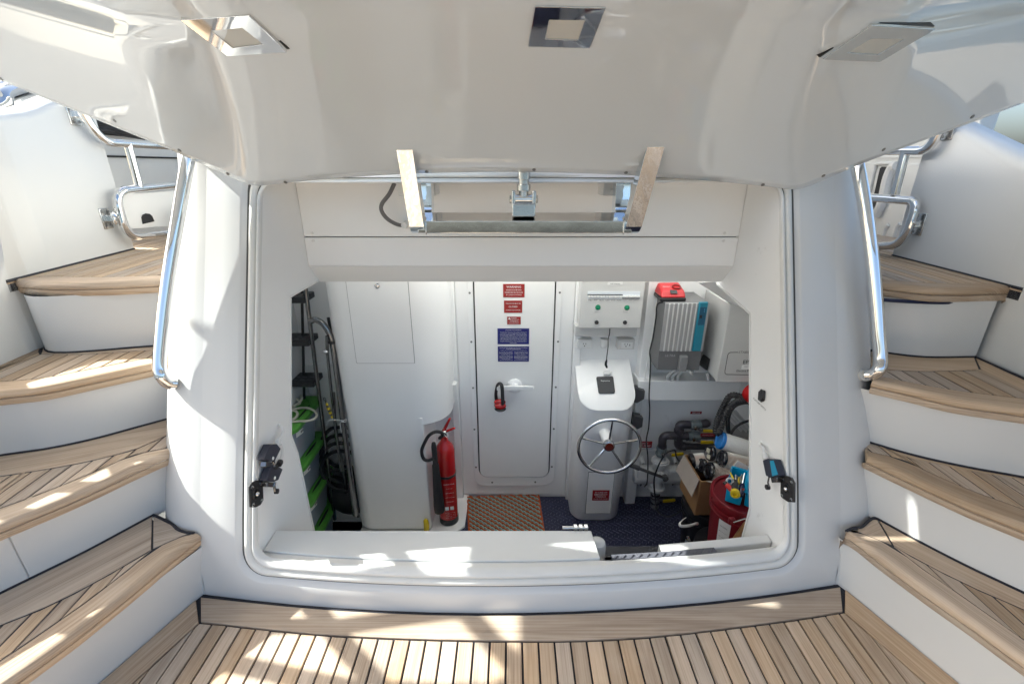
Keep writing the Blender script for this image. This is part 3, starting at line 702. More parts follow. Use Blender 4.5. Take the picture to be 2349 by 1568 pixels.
PT = [(-1, -.06), (1.80, 1.06), (1.86, 1.16), (1.95, 1.52), (2.06, 1.70), (2.266, 1.737)]
bwL, wL = bulwark('bulwark', -1, wall3L, wall4L, 'white bulwark wall beside the left stairway with a sunlit top', topL)
bwR, wR = bulwark('bulwark', 1, wall3R, wall4R, 'white bulwark wall beside the right stairway, in shade', lambda Y: 1.56+.39*(Y-2.0) if Y > 1.8 else .76+.4*Y)
# aft guard rail on the left bulwark (mostly outside the picture)
rl = thing('guard_rail', 'chrome tube guard rail on the left bulwark at the picture edge', 'railing', (-2.5, .8, .8))
for path in ([(-2.5, 1.78, 1.10), (-2.5, 1.566, 1.344), (-2.5, 1.377, 1.562), (-2.54, 1.30, 1.50), (-2.56, 1.22, 1.2), (-2.58, 1.18, .4)], [(-2.5, 1.76, 1.685), (-2.5, 1.672, 1.757), (-2.5, 1.502, 1.901), (-2.62, 1.45, 1.92), (-2.74, 1.40, 1.7), (-2.78, 1.36, .4)], [(-2.5, 1.38, .85), (-2.5, 1.527, 1.419), (-2.5, 1.649, 1.674), (-2.5, 1.68, 1.75)]):
    MB().tube([Vector(p) for p in path], .030, 14).build('tube', CHROME, rl)
pf = [atX(-40, 262, -2.42), atX(2, 240, -2.42), atX(8, 218, -2.44), atX(45, 206, -2.5), atX(90, 200, -2.6)]
fl = thing('fairlead', 'chrome mooring fairlead on top of the left bulwark', 'fairlead', pf[1])
MB().tube(spline(pf, 5), .04, 16).build('horn', CHROME, fl)
MB().tube([p+Vector((-.1, .12, .05)) for p in spline(pf, 5)], .04, 16).build('horn', CHROME, fl)

shade_slab = struct(MB().box((.25, 3.4, 3.2), (2.7, 3.4, .12)).box((0, 2.12, 3.33), (4.9, .85, .10)).build('sunshade', GELX, bevel=.03)); tag(shade_slab, 'white hardtop roof added unseen over the aft deck to cast shade')  # unseen slabs added to keep the sun off the right stairs
# ---- far aft-deck surfaces behind the gates
aft = struct(bpy.data.objects.new('aft_deckhouse', None)); COL.objects.link(aft); tag(aft, 'white aft deck coamings beyond the stairway gates')
for sgn in (-1, 1):
    xw = sgn*2.60
    MB().box((xw+sgn*.05, 3.75, 1.3), (.1, 1.9, 2.0)).build('coaming', GELX, aft, bevel=.01)
    MB().box((sgn*2.0, 4.3, 1.6), (1.6, .1, 2.4)).build('coaming', GELX, aft, smooth=False)
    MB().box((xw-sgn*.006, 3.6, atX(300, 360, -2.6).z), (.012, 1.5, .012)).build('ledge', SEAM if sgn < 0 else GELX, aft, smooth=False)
    MB().box((sgn*2.46, 3.75, 1.03), (.4, 1.9, .05)).build('deck_edge', TEAK, aft, smooth=False)

# ---------------------------------------------------------------- gates folded back against the bulwarks
def wallx(w4, Y): t = (Y-w4[0][1])/(w4[1][1]-w4[0][1]); return w4[0][0]+(w4[1][0]-w4[0][0])*t
def gate(label, X, lower, upper, post, hinges, sgn, rt=.021):
    g = thing('gate', label, 'gate', (X, 2.6, ZT[4]))
    for pl in (lower, upper):
        pts = rbend([atX(x, y, X) for x, y in pl], .09, 8); MB().tube(pts, rt, 14).build('frame_tube', CHROME, g)
    MB().tube([atX(x, y, X) for x, y in post], rt, 14).build('post', CHROME, g)
    for (hx, hy), tip in hinges:
        p = atX(hx, hy, X+sgn*.075); w = wallx(wall4L if sgn < 0 else wall4R, p.y)
        h = MB().box((w-sgn*.004, p.y, p.z), (.008, .062, .105)).build('hinge', STEEL, g, bevel=.003)
        for dy in (-.018, .018):
            for dz in (-.036, .036): MB().lathe((w-sgn*.008, p.y+dy, p.z+dz), (-sgn, 0, 0), [(0, .008), (.002, .007), (.0025, .002)], 10).build('screw', SCREW, h)
        q = atX(*tip, X)
        MB().box(((w-sgn*.02), p.y+.012, p.z), (.035, .022, .034)).build('knuckle', CHROME, h, bevel=.004)
        MB().lathe((w-sgn*.036, p.y+.012, p.z-.032), (0, 0, 1), [(0, .008), (.01, .011), (.05, .011), (.064, .008)], 12).build('pin', CHROME, h)
        MB().tube([Vector((w-sgn*.03, p.y+.012, p.z+.008)), q], .009, 10).build('arm', CHROME, h)
    return g
XgL = wallx(wall4L, 2.7)+.075; XgR = wallx(wall4R, 2.7)-.075
gL = gate('chrome tube gate with white board, folded against the left bulwark', XgL,
    [(430, 423), (400, 424.5), (262, 438), (292, 545), (400, 533), (430, 530)], [(460, 342), (373, 334.5), (232, 326), (182, 245), (170, 205)], [W1(735, 490), W1(855, 940)],
    [(W1(460, 1250), W1(610, 1215)), (W1(120, 190), W1(265, 185))], -1)
bp_ = [atX(x, y, XgL-.004) for x, y in [(430, 436), (400, 437), (276, 447), (271, 452), (270, 460), (284, 515), (290, 522), (300, 525), (400, 518), (430, 516)]]
MB().prism(bp_, (-.012, 0, 0)).build('board', WHITEP, gL, bevel=.002)
ar = [atX(*W1(x, y), XgL+.002) for x, y in [(893, 1305), (880, 1240), (890, 1212), (920, 1198), (960, 1203), (985, 1225), (1008, 1278)]]
MB().prism(ar, (-.004, 0, 0)).build('finger_hole', BLACK, gL, smooth=False)
# black mooring lines in the bulwark locker seen through the upper gate
rp = thing('mooring_rope', 'black mooring lines stowed behind the left gate', 'rope', (-2.5, 3.0, 1.6))
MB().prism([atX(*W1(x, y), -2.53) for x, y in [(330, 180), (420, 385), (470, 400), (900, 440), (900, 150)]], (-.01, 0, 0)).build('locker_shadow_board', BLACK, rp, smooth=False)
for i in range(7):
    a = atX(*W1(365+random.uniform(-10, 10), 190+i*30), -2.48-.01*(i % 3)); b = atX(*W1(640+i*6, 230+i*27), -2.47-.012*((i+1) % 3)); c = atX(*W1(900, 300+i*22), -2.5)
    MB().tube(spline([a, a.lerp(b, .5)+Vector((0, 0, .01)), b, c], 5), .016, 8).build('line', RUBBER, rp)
gR = gate('chrome tube gate folded against the right bulwark', XgR,
    [(1900, 447), (1950, 449), (2098, 461), (2100, 480), (2070, 562), (1950, 567), (1900, 567)], [(1860, 350), (1960, 347), (2130, 345), (2160, 290), (2176, 250)], [W2(645, 490), W2(540, 900)],
    [(W2(845, 1180), W2(765, 1175)), (W2(1140, 265), W2(1060, 255))], 1)
# moulded locker door with a dark slot beyond the right gate
ld = thing('locker_door', 'white moulded locker door with dark slot behind the right gate', 'door', (2.55, 3.1, 1.2))
XD = 2.585
MB().prism([atX(*W2(x, y), XD) for x, y in [(60, 600), (330, 605), (795, 610), (570, 1310), (60, 1310)]], (.02, 0, 0)).build('panel', GELX, ld, bevel=.004)
MB().prism([atX(*W2(x, y), XD-.006) for x, y in [(402, 650), (420, 634), (500, 634), (405, 880), (370, 980), (340, 1090), (322, 1000)]], (.004, 0, 0)).build('slot', BLACK, ld, smooth=False)
MB().tube(spline([atX(*W2(x, y), XD-.012) for x, y in [(300, 880), (355, 640), (385, 605), (560, 600)]], 5), .012, 8).build('slot_rim', GELX, ld)
MB().tube(spline([atX(*W2(x, y), XD-.02) for x, y in [(360, 1100), (420, 980), (470, 760), (520, 640), (560, 625)]], 5), .03, 10).build('slot_rim', GELX, ld)
for (x0, y0) in ((455, 1200), (565, 1190)):
    MB().tube(spline([atX(*W2(x0+a, y0+b), XD-.004) for a, b in [(-25, 110), (0, 20), (30, -15)]], 4), .014, 8).build('finger_recess', GELX, ld)
# floor landing strip between gate and coaming is part of the stair landing

# ---------------------------------------------------------------- hand rails on the transom posts
def handrail(label, pts, stub):
    h = thing('handrail', label, 'handrail', pts[-1])
    MB().tube(spline(pts, 8)[:-1] if False else spline(pts, 8), .0225, 18).build('tube', CHROME, h)
    MB().tube(stub, .0235, 18).build('mount', mat('mount_white', (.70, .70, .69), rough=.2, metal=.2), h)
yl = lambda y: 1.52+(870-y)/505*.27
lp = [(452, 250), (441, 310), (429, 380), (412, 480), (392, 600), (378, 700), (369, 790), (366, 840)]
ptsL = [atY(x, y, yl(y)) for x, y in lp]+[atY(371, 862, 1.525), atY(386, 877, 1.535), atY(402, 880, 1.55)]
handrail('polished chrome handrail on the left transom post', ptsL, [atY(400, 880, 1.548), atY(432, 880, 1.62)])
rp_ = [(1938, 250), (1952, 310), (1968, 385), (1984, 470), (1999, 580), (2009, 680), (2016, 770), (2020, 822)]
ptsR = [atY(x, y, yl(y)+.03) for x, y in rp_]+[atY(2017, 845, 1.555), atY(2003, 858, 1.565), atY(1988, 860, 1.58)]
handrail('polished chrome handrail on the right transom post', ptsR, [atY(1990, 860, 1.578), atY(1960, 858, 1.66)])

# ---------------------------------------------------------------- the lifted hatch overhead
hatch = thing('hatch', 'huge glossy white hatch swung up over the locker opening', 'hatch', (0, 1.62, 1.45))
import numpy as np
def smoothcol(P):
    i = np.arange(len(P)); out = [np.polyval(np.polyfit(i, [p[k] for p in P], 2), i) for k in range(3)]
    return [Vector((out[0][j], out[1][j], out[2][j])) for j in i]
def icol(L): return smoothcol([atY(x, y, Y) for x, y, Y in L])
inL = icol([(574,429,1.66),(562,352,1.55),(535,276,1.435),(495,192,1.315),(447,90,1.185),(415,0,1.07)])
ouL = icol([(402,345,1.62),(378,302,1.565),(351,246,1.495),(318,164,1.405),(276,85,1.315),(239,0,1.22)])
wgL = icol([(0,183,1.73),(0,150,1.69),(0,110,1.645),(0,60,1.59),(0,0,1.53),(0,-60,1.46)])
inR = icol([(1838,437,1.68),(1832,352,1.565),(1848,262,1.445),(1872,180,1.33),(1902,88,1.20),(1931,0,1.08)])
ouR = icol([(1978,372,1.64),(2002,322,1.575),(2026,265,1.505),(2060,178,1.415),(2096,90,1.325),(2134,0,1.235)])
wgR = icol([(2349,235,1.67),(2349,200,1.64),(2349,155,1.60),(2349,100,1.555),(2349,40,1.50),(2349,-30,1.44)])
cen = icol([(1190,391,1.62),(1190,330,1.50),(1190,250,1.38),(1190,160,1.26),(1190,60,1.14),(1190,-40,1.00)])
def aftward(c, dz, kx):
    p = c[-1]; q = c[-2]; out = list(c)
    for Y, f in ((.72, .5), (.35, .82), (-.3, 1.0)): out.append(Vector((p.x*(1-kx*f), Y+(p.y-1.05)*(1-f), p.z+dz*f)))
    return spline(out, 5)
inL, inR, ouL, ouR, wgL, wgR, cen = aftward(inL, .14, .10), aftward(inR, .14, .10), aftward(ouL, .10, .06), aftward(ouR, .10, .06), aftward(wgL, .06, 0), aftward(wgR, .06, 0), aftward(cen, .14, 0)
def fillet(a, b, c, r=.035, n=6):
    d1 = (a-b); d2 = (c-b); p1 = b+d1.normalized()*min(r, d1.length*.45); p2 = b+d2.normalized()*min(r, d2.length*.45)
    return [p1*(1-k/n)**2+b*2*(k/n)*(1-k/n)+p2*(k/n)**2 for k in range(n+1)]
rows = []
for i in range(len(cen)):
    a, b, c = inL[i], cen[i], inR[i]; mid = a.lerp(c, .5); wv = []
    ce = [a.lerp(c, s_/16)+(b-mid)*(4*(s_/16)*(1-s_/16)) for s_ in range(17)]
    def farp(w, o, sg, X, dz):
        return Vector((sg*X, w.y+.20*(X-abs(w.x)), w.z+dz))
    rowp = [farp(wgL[i], ouL[i], -1, 2.33, 1.775-wgL[i].z), farp(wgL[i], ouL[i], -1, 2.25, .02), farp(wgL[i], ouL[i], -1, 1.95, .03), wgL[i]]
    rowp += fillet(wgL[i], ouL[i], a)+fillet(ouL[i], a, ce[2], .045)+ce[1:-1]+fillet(ce[-3], c, ouR[i], .045)+fillet(c, ouR[i], wgR[i])+[wgR[i], farp(wgR[i], ouR[i], 1, 1.95, .03), farp(wgR[i], ouR[i], 1, 2.3, .02)]
    rows.append(rowp)
mh = MB(); mh.loft(rows, False, False)
shell = mh.build('shell', HGEL, hatch, angle=60)
bpy.context.view_layer.update()
from mathutils.bvhtree import BVHTree
dg = bpy.context.evaluated_depsgraph_get(); _e = shell.evaluated_get(dg); _m = _e.to_mesh()
BVH = BVHTree.FromPolygons([v.co.copy() for v in _m.vertices], [tuple(p.vertices) for p in _m.polygons]); _e.to_mesh_clear()
so_ = shell.modifiers.new('thick', 'SOLIDIFY'); so_.thickness = .022
def cast(x, y):
    l, n_, i_, d_ = BVH.ray_cast(EYE, ray(x, y).normalized())
    if l is None: l = atY(x, y, 1.4); n_ = -ray(x, y).normalized(); print('hatch miss', x, y)
    if n_.dot(ray(x, y)) > 0: n_ = -n_
    return l, n_
_l, nrm, _i, _d = BVH.ray_cast(EYE, ray(1190, 200).normalized())
so_.offset = -1 if nrm.dot(ray(1190, 200)) < 0 else 1
for (x, y) in [(522,401),(412,347),(263,279),(655,420),(979,396),(1225,391),(1436,398),(1750,426),(1889,405),(2027,345),(2231,270),(3,182)]:
    l, n_ = cast(x, y-2 if y > 200 else y)
    MB().lathe(l, n_, [(-.003, .0065), (.0012, .0062), (.002, .004), (.0012, .0015)], 12).build('screw', SCREW, hatch)
# square chrome downlights let into the hatch
LENS = mat('lens', (.55, .55, .53), rough=.25, spec=.5)
def downlight(label, cs, inner):
    hits = [cast(x, y) for x, y in cs]; c = sum((h[0] for h in hits), Vector())/4
    d1 = hits[2][0]-hits[0][0]; d2 = hits[3][0]-hits[1][0]; n_ = d1.cross(d2).normalized()
    if n_.dot(c-EYE) > 0: n_ = -n_
    base = c+n_*(.004+max((h[0]-c).dot(n_) for h in hits+[cast(sum(x for x, _ in cs)/4, sum(y for _, y in cs)/4)]))
    P4 = [atP(x, y, base, n_) for x, y in cs]; I4 = [atP(x, y, base, n_) for x, y in inner]
    t = thing('downlight', label, 'downlight', base, 'square downlights in the hatch')
    m = MB(); o = [p-n_*.03 for p in P4]; i2 = [p-n_*.004 for p in I4]
    m.loft([o, P4, I4, i2], True, False); m.build('bezel', CHROME, t, smooth=False, bevel=.0012)
    ce_ = sum(P4, Vector())/4; MB().hexa([p+(p-ce_).normalized()*.004-n_*.03 for p in P4], [p+(p-ce_).normalized()*.004-n_*.010 for p in P4]).build('gasket', BLACK, t, smooth=False)
    MB().hexa([p-n_*.025 for p in I4], [p-n_*.003 for p in I4]).build('lens', LENS, t, smooth=False)
downlight('square chrome downlight on the left side of the hatch', [(413,47),(571,36),(658,121),(521,130)], [R1(1415,210), R1(1625,190), R1(1765,300), R1(1560,325)])
downlight('square chrome downlight in the middle of the hatch', [(1227,16),(1390,20),(1353,112),(1211,108)], [R2(1420,137), R2(1660,140), R2(1612,272), R2(1395,265)])
downlight('square chrome downlight on the right side of the hatch', [(1887,137),(2001,58),(2148,67),(2018,143)], [R3(1170,355), R3(1325,262), R3(1545,265), R3(1370,368)])
# chrome gooseneck frame
hf = thing('hinge_frame', 'polished chrome gooseneck hinge frame hanging below the hatch', 'hinge', (.05, 1.7, 1.28))
def arm(side, xt0, xt1, xb0, xb1):
    Yt, Yb_ = 1.52, 1.60
    a0, a1 = atY(xt0, 355, Yt), atY(xt1, 352, Yt); b0, b1 = atY(xb0, 500, Yb_), atY(xb1, 505, Yb_)
    xo, xi = (b0.x+b1.x)/2, 0; hw = abs(b1.x-b0.x)/2; xm = (a0.x+a1.x)/2
    z0 = atY(960, 538, 1.62).z
    outer = [(1.515, 1.60), (1.60, z0+.06), (1.615, z0+.025), (1.645, z0+.003), (1.70, z0), (1.80, z0+.02), (1.845, z0+.06), (1.862, z0+.14), (1.862, 1.46)]
    inner_ = [(1.575, 1.60), (1.650, z0+.07), (1.66, z0+.058), (1.675, z0+.05), (1.70, z0+.048), (1.775, z0+.06), (1.797, z0+.085), (1.806, z0+.15), (1.806, 1.46)]
    o = spline([Vector((0, y, z)) for y, z in outer], 4); q = spline([Vector((0, y, z)) for y, z in inner_], 4)
    m = MB(); rg = []
    for p, r_ in zip(o, q):
        k = (p.z-z0)/(1.60-z0); X = xo+(xm-xo)*max(0, k)*(1 if p.y < 1.7 else 0)
        rg.append([Vector((X-hw, p.y, p.z)), Vector((X+hw, p.y, p.z)), Vector((X+hw, r_.y, r_.z)), Vector((X-hw, r_.y, r_.z))])
    m.loft(rg, True, True); m.build('arm', CHROMEW, hf, bevel=.002, angle=30); return xo
xl = arm(-1, 908, 944, 936, 970); xr = arm(1, 1490, 1526, 1438, 1474)
z0 = atY(960, 538, 1.62).z; zt = atY(1200, 507, 1.625).z; zk = atY(1200, 487, 1.76).z
MB().hexa([(xl, 1.622, z0+.004), (xr, 1.622, z0+.004), (xr, 1.76, z0+.02), (xl, 1.76, z0+.02)], [(xl, 1.625, zt), (xr, 1.625, zt), (xr, 1.76, zk), (xl, 1.76, zk)]).build('cross_bar', CHROMEB, hf, bevel=.003)
for xx in (xl+.03, xr-.03): MB().box((xx, 1.62, (z0+zt)/2), (.005, .008, zt-z0)).build('weld', STEEL, hf, bevel=.002)
# hydraulic ram standing on the cross bar
ram = thing('hydraulic_ram', 'small hydraulic ram end with clevis standing on the chrome cross bar', 'hydraulic ram', (.04, 1.69, zk))
xc = atY(1201, 480, 1.69).x; zb0 = zk-.004
MB().box((xc, 1.69, zb0+.02), (.082, .07, .045)).build('bracket', STEEL, ram, bevel=.004)
for sx in (-1, 1):
    MB().box((xc+sx*.036, 1.69, zb0+.055), (.013, .06, .06)).build('lug', STEEL, ram, bevel=.004)
    MB().lathe((xc+sx*.043, 1.69, zb0+.055), (sx, 0, 0), [(0, .014), (.006, .014), (.008, .010)], 8).build('pin_head', STEEL, ram)
MB().lathe((xc-.03, 1.69, zb0+.055), (1, 0, 0), [(0, .018), (.06, .018)], 20).build('eye', CHROME, ram)
MB().lathe((xc, 1.69, zb0+.062), (0, 0, 1), [(0, .016), (.02, .017), (.022, .024), (.042, .024), (.044, .018), (.058, .018), (.06, .022), (.2, .022)], 6 if False else 20).build('rod', STEEL, ram)
# white covers of the hinge pivots and the grey conduit
for lab, (xa_, xb_) in (('white pivot cover box behind the left hinge arm', (915, 1000)), ('white pivot cover box behind the right hinge arm', (1382, 1470))):
    a, b = atY(xa_, 449, 1.93), atY(xb_, 449, 1.93)
    t = MB().box(((a.x+b.x)/2, 1.98, a.z+.06), (b.x-a.x, .12, .12)).build('pivot_cover', WHITEP, bevel=.004); tag(t, lab, 'cover box', 'pivot covers')
    for fx in (.2, .8): MB().lathe((a.x+(b.x-a.x)*fx, 1.92, a.z+.02), (0, -1, 0), [(-.002, .008), (.002, .0075), (.003, .003)], 12).build('screw_cap', WHITEP, t)
cb = thing('conduit', 'grey flexible conduit looping below the left hinge arm', 'cable', atY(900, 500, 2.0))
MB().tube(spline([atY(x, y, Y) for x, y, Y in [(905, 420, 1.98), (893, 445, 1.98), (876, 468, 1.99), (876, 485, 2.0), (890, 503, 2.02), (912, 515, 2.05), (930, 517, 2.07)]], 6), .0085, 10).build('hose', mat('grey_conduit', (.16, .16, .165), rough=.5), cb)
MB().lathe(atY(934, 515, 2.075), (.3, 1, 0), [(-.03, .014), (.0, .014), (.002, .02), (.03, .02)], 12).build('gland', WHITEP, cb)
# ================================================================ THINGS IN THE LOCKER
RED = mat('red_paint', (.42, .010, .012), rough=.25, coat=.4)
SIGNR = mat('sign_red', (.30, .012, .014), rough=.3)
SIGNB = mat('sign_blue', (.010, .016, .16), rough=.3)
WTXT = mat('white_print', (.80, .80, .80), rough=.5)
BTXT = mat('black_print', (.02, .02, .02), rough=.5)
NY = (0, -1, 0)
def rectY(pts, Y):   # image corners -> axis aligned rectangle on plane Y
    q = [atY(x, y, Y) for x, y in pts]; xs = sorted(p.x for p in q); zs = sorted(p.z for p in q)
    return (xs[0]+xs[1])/2, (xs[2]+xs[3])/2, (zs[0]+zs[1])/2, (zs[2]+zs[3])/2
def ringplate(mb, outer, innr, y0, y1):
    n = len(outer); A = [Vector((x, y0, z)) for x, z in outer]; B = [Vector((x, y0, z)) for x, z in innr]
    A2 = [p+Vector((0, y1-y0, 0)) for p in A]; B2 = [p+Vector((0, y1-y0, 0)) for p in B]
    mb.loft([A2, A, B, B2, A2], True, False)
# ---- wall surround and watertight door
sx0, sx1 = atY(1053, 850, YB).x, atY(1309, 850, YB).x
MB().box(((sx0+sx1)/2, YB-.006, .1), (sx1-sx0, .02, 1.84)).build('door_surround', INT, room, bevel=.004)
for xp in (sx0-.03, sx1+.03): MB().box((xp, YB-.02, .1), (.05, .05, 1.9)).build('pilaster', INT, room, bevel=.006)
door = thing('watertight_door', 'grey white watertight door with lever handle in the back wall', 'door', (.0, YB, ZF))
YD = YB-.018
dl, dr = atY(1094, 850, YD-.02).x, atY(1266, 850, YD-.02).x; dz0 = atY(1180, 1092, YD-.02).z; dz1 = 1.05
fl_, fr_ = atY(1079, 850, YD).x, atY(1281, 850, YD).x; fz0 = atY(1180, 1111, YD).z
DOORP = mat('door_paint', (.86, .86, .85), rough=.4, noise_amt=.04, noise_scale=5, dirt=(.5, .5, .49), dirt_scale=8, dirt_thr=.70)
m = MB(); ringplate(m, roundrect(fl_, fr_, fz0, dz1+.08, .085), roundrect(dl-.010, dr+.010, dz0-.012, dz1+.03, .065), YD-.012, YB-.014); m.build('frame', INT, door, bevel=.003)
MB().prism([Vector((x, YD-.026, z)) for x, z in roundrect(dl, dr, dz0, dz1, .055)], (0, .02, 0)).build('panel', DOORP, door, bevel=.004)
MB().prism([Vector((x, YD-.003, z)) for x, z in roundrect(dl-.011, dr+.011, dz0-.013, dz1+.031, .065)], (0, .004, 0)).build('gasket', BLACK, door, smooth=False)
for (x, y) in [Z3(480,340), Z3(505,1070), Z3(1827,335), Z3(1800,1067), Z4(333,165), Z4(346,552), Z4(360,906), Z4(512,1048), Z4(915,1045), Z4(1070,902), Z4(1088,548), Z4(1107,158)]:
    p = atY(x, y, YD-.012); MB().lathe(p, NY, [(-.001, .0075), (.0015, .007), (.002, .003)], 10).build('bolt', SCREW, door)
hub = atY(*Z4(722, 148), YD-.03)
MB().lathe(hub+Vector((0, .006, 0)), NY, [(0, .052), (.010, .052), (.016, .046), (.02, .03), (.035, .022), (.05, .02)], 28).build('hub', INT, door)
l0, l1 = atY(*Z4(555, 168), YD-.075), atY(*Z4(893, 165), YD-.075)
MB().prism([Vector((l0.x, YD-.085, l0.z-.014)), Vector((l1.x, YD-.085, l1.z-.014)), Vector((l1.x+.006, YD-.085, l1.z)), Vector((l1.x, YD-.085, l1.z+.014)), Vector((hub.x+.03, YD-.085, l1.z+.018)), Vector((hub.x-.03, YD-.085, l1.z+.018)), Vector((l0.x, YD-.085, l0.z+.014))], (0, .016, 0)).build('lever', INT, door, bevel=.004)
ed = thing('ear_defenders', 'red and black ear defenders hanging from the door lever', 'ear defenders', atY(1147, 927, YD-.09))
e0 = atY(*Z4(585, 150), YD-.08); c1 = atY(*Z4(583, 298), YD-.085); c2 = atY(*Z4(588, 335), YD-.1)
MB().tube(spline([c1+Vector((-.024, .03, .0)), c1+Vector((-.026, .02, .06)), e0+Vector((-.012, 0, .02)), e0+Vector((.012, -.03, .02)), c1+Vector((.02, -.035, .06)), c1+Vector((.022, -.035, .0))], 5), .014, 8, flat=.5).build('headband', RUBBER, ed)
for c in (c1, c2):
    MB().sphere(c, .04, 14, (1, .62, .55)).build('cup', RED, ed); MB().lathe(c+Vector((0, 0, -.020)), (0, 0, 1), [(-.007, .033), (0, .040), (.007, .033)], 18).build('cushion', BLACK, ed)
# ---- signs on the door
def sign(label, pts, m, lines, Y, cat='sign', border=None, align='CENTER', pad=.88):
    x0, x1, z0, z1 = rectY(pts, Y); t = thing('sign', label, cat, ((x0+x1)/2, Y, z0))
    pl = MB().box(((x0+x1)/2, Y+.001, (z0+z1)/2), (x1-x0, .003, z1-z0)).build('plate', m, t, smooth=False)
    if border: MB().box(((x0+x1)/2, Y+.0022, (z0+z1)/2), (x1-x0+.008, .002, z1-z0+.008)).build('edge', border, t, smooth=False)
    for s_, fy, fh, fw in lines:
        text(s_, ((x0+x1)/2 if align == 'CENTER' else x0+(x1-x0)*.06, Y-.0015, z1-(z1-z0)*fy), NY, (z1-z0)*fh, WTXT, t, width=(x1-x0)*fw, bold=.0003, align=align)
    return t
YS = YD-.0285
def q4(f, x0, x1, y0, y1): return [f(x0, y0), f(x1, y0), f(x1, y1), f(x0, y1)]
sign('red warning sign at the top of the door', q4(Z3, 980, 1300, 207, 405), SIGNR, [('WARNING', .22, .24, .68), ('ENGINE ROOM AREA', .45, .15, .72), ('UNDER FIRE PROTECTION', .63, .15, .84), ('BY CARBON DIOXIDE', .81, .15, .72)], YS, border=WHITEP)
sign('red sign saying the door must be closed', q4(Z3, 994, 1264, 455, 636), SIGNR, [('THIS DOOR MUST BE', .23, .17, .82), ('CLOSED', .5, .2, .48), ('DURING NAVIGATION', .78, .17, .8)], YS, border=WHITEP)
sm = sign('smallest red warning sign, third from the top of the door', q4(Z3, 1040, 1243, 695, 808), SIGNR, [('WARNING', .16, .14, .42), ('CO2 COMPARTMENT AREA', .33, .1, .74), ('WITH EXTINGUISHING SYSTEM', .46, .1, .76), ('IF ALARM SOUNDS', .58, .1, .55), ('LEAVE THE AREA IMMEDIATELY', .71, .1, .8), ('VENTILATE BEFORE ENTERING', .88, .11, .72)], YS, border=WHITEP)
x0, x1, z0, z1 = rectY(q4(Z3, 1056, 1092, 700, 732), YS)
MB().prism([Vector((x0, YS-.003, z0)), Vector((x1, YS-.003, z0)), Vector(((x0+x1)/2, YS-.003, z1))], (0, .002, 0)).build('triangle', WTXT, sm, smooth=False)
oil = ["The Federal Water Pollution Control Act prohibits the discharge of oil", "or oily waste into or upon the navigable waters of the United States,", "or the waters of the contiguous zone, or which may affect natural", "resources belonging to, appertaining to, or under the exclusive", "management authority of the United States, if such discharge causes", "a film or discoloration of the surface of the water or causes a sludge", "or emulsion beneath the surface of the water. Violators are subject to", "substantial civil penalties and/or criminal sanctions including fines"]
sign('upper blue placard on the door about discharge of oil', q4(Z3, 897, 1368, 870, 1105), SIGNB, [('DISCHARGE OF OIL PROHIBITED', .10, .10, .5)]+[(s_, .24+.083*i, .07, .84) for i, s_ in enumerate(oil)]+[('and imprisonment.', .905, .07, .22)], YS, border=WHITEP)
gs = sign('lower blue placard on the door about garbage', q4(Z3, 902, 1366, 1138, 1363), SIGNB, [('Discharge Of All Garbage Into The Sea Is Prohibited', .09, .1, .88), ('except when specifically allowed', .165, .07, .45), ('The MARPOL Convention and U.S. law prohibit the discharge of most garbage from ships', .245, .05, .84)], YS, border=WHITEP)
x0, x1, z0, z1 = rectY(q4(Z3, 902, 1366, 1138, 1363), YS)
for c_ in (.26, .74):
    for i in range(9):
        s_ = ["Outside Special Areas: discharge permitted", "into the sea only as far as practicable", "food wastes comminuted or ground", "en route and not less than 3 miles", "food wastes not comminuted 12 miles", "cargo residues not harmful 12 miles", "Inside Special Areas: discharge only", "Violation may result in penalties", "fines and imprisonment"][(i+int(c_*4)) % 9]
        text(s_, (x0+(x1-x0)*c_, YS-.0015, z1-(z1-z0)*(.36+.066*i)), NY, .01, WTXT, gs, width=(x1-x0)*(.43 if i % 4 != 3 else .28), bold=.0002)
# ---- column with access panel
colm = thing('duct_column', 'broad white rounded column with access panel beside the door', 'column', (-.72, 2.6, ZF))
YC = 2.45; cxl = atY(742, 650, 2.5).x
def colring(z, xr, rr, yf=YC):
    pts = [Vector((cxl+.02, 2.84, z)), Vector((cxl, yf+.10, z))]
    for k in range(7): a = R(15*k); pts.append(Vector((cxl+.10-.10*math.cos(a), yf+.10-.10*math.sin(a), z)))
    for k in range(13): a = R(7.5*k); pts.append(Vector((xr-rr+rr*math.sin(a), yf+rr-rr*math.cos(a), z)))
    pts.append(Vector((xr, 2.84, z))); return pts
zc = atY(974, 975, YC).z; xup = atY(1026, 700, 2.66).x; xlo = atY(978, 1040, YC+.02).x
MB().loft([colring(zc, xup, .213), colring(zc+.012, xup+.001, .214), colring(1.2, xup+.004, .215)]).build('upper_casing', INT, colm, angle=40)
MB().loft([colring(ZF+.002, xlo-.02, .012, YC+.045), colring(ZF+.03, xlo-.004, .012, YC+.012), colring(ZF+.08, xlo, .012, YC+.002), colring(zc+.05, xlo, .012, YC+.0008)]).build('lower_casing', INT, colm, angle=40)
def panelY(parent, pts, Y, m=INT, name='access_panel', gap=.0018):
    x0, x1, z0, z1 = rectY(pts, Y)
    MB().prism([Vector((x, Y-.0004, z)) for x, z in roundrect(x0, x1, z0, z1, .006, 3)], (0, .0015, 0)).build('panel_gap', SEAM, parent, smooth=False)
    return MB().prism([Vector((x, Y-.0016, z)) for x, z in roundrect(x0+gap, x1-gap, z0+gap, z1+.0, .005, 3)], (0, .001, 0)).build(name, m, parent, smooth=False)
panelY(colm, [(790, 635), (934, 635), (953, 833), (819, 833)], YC)
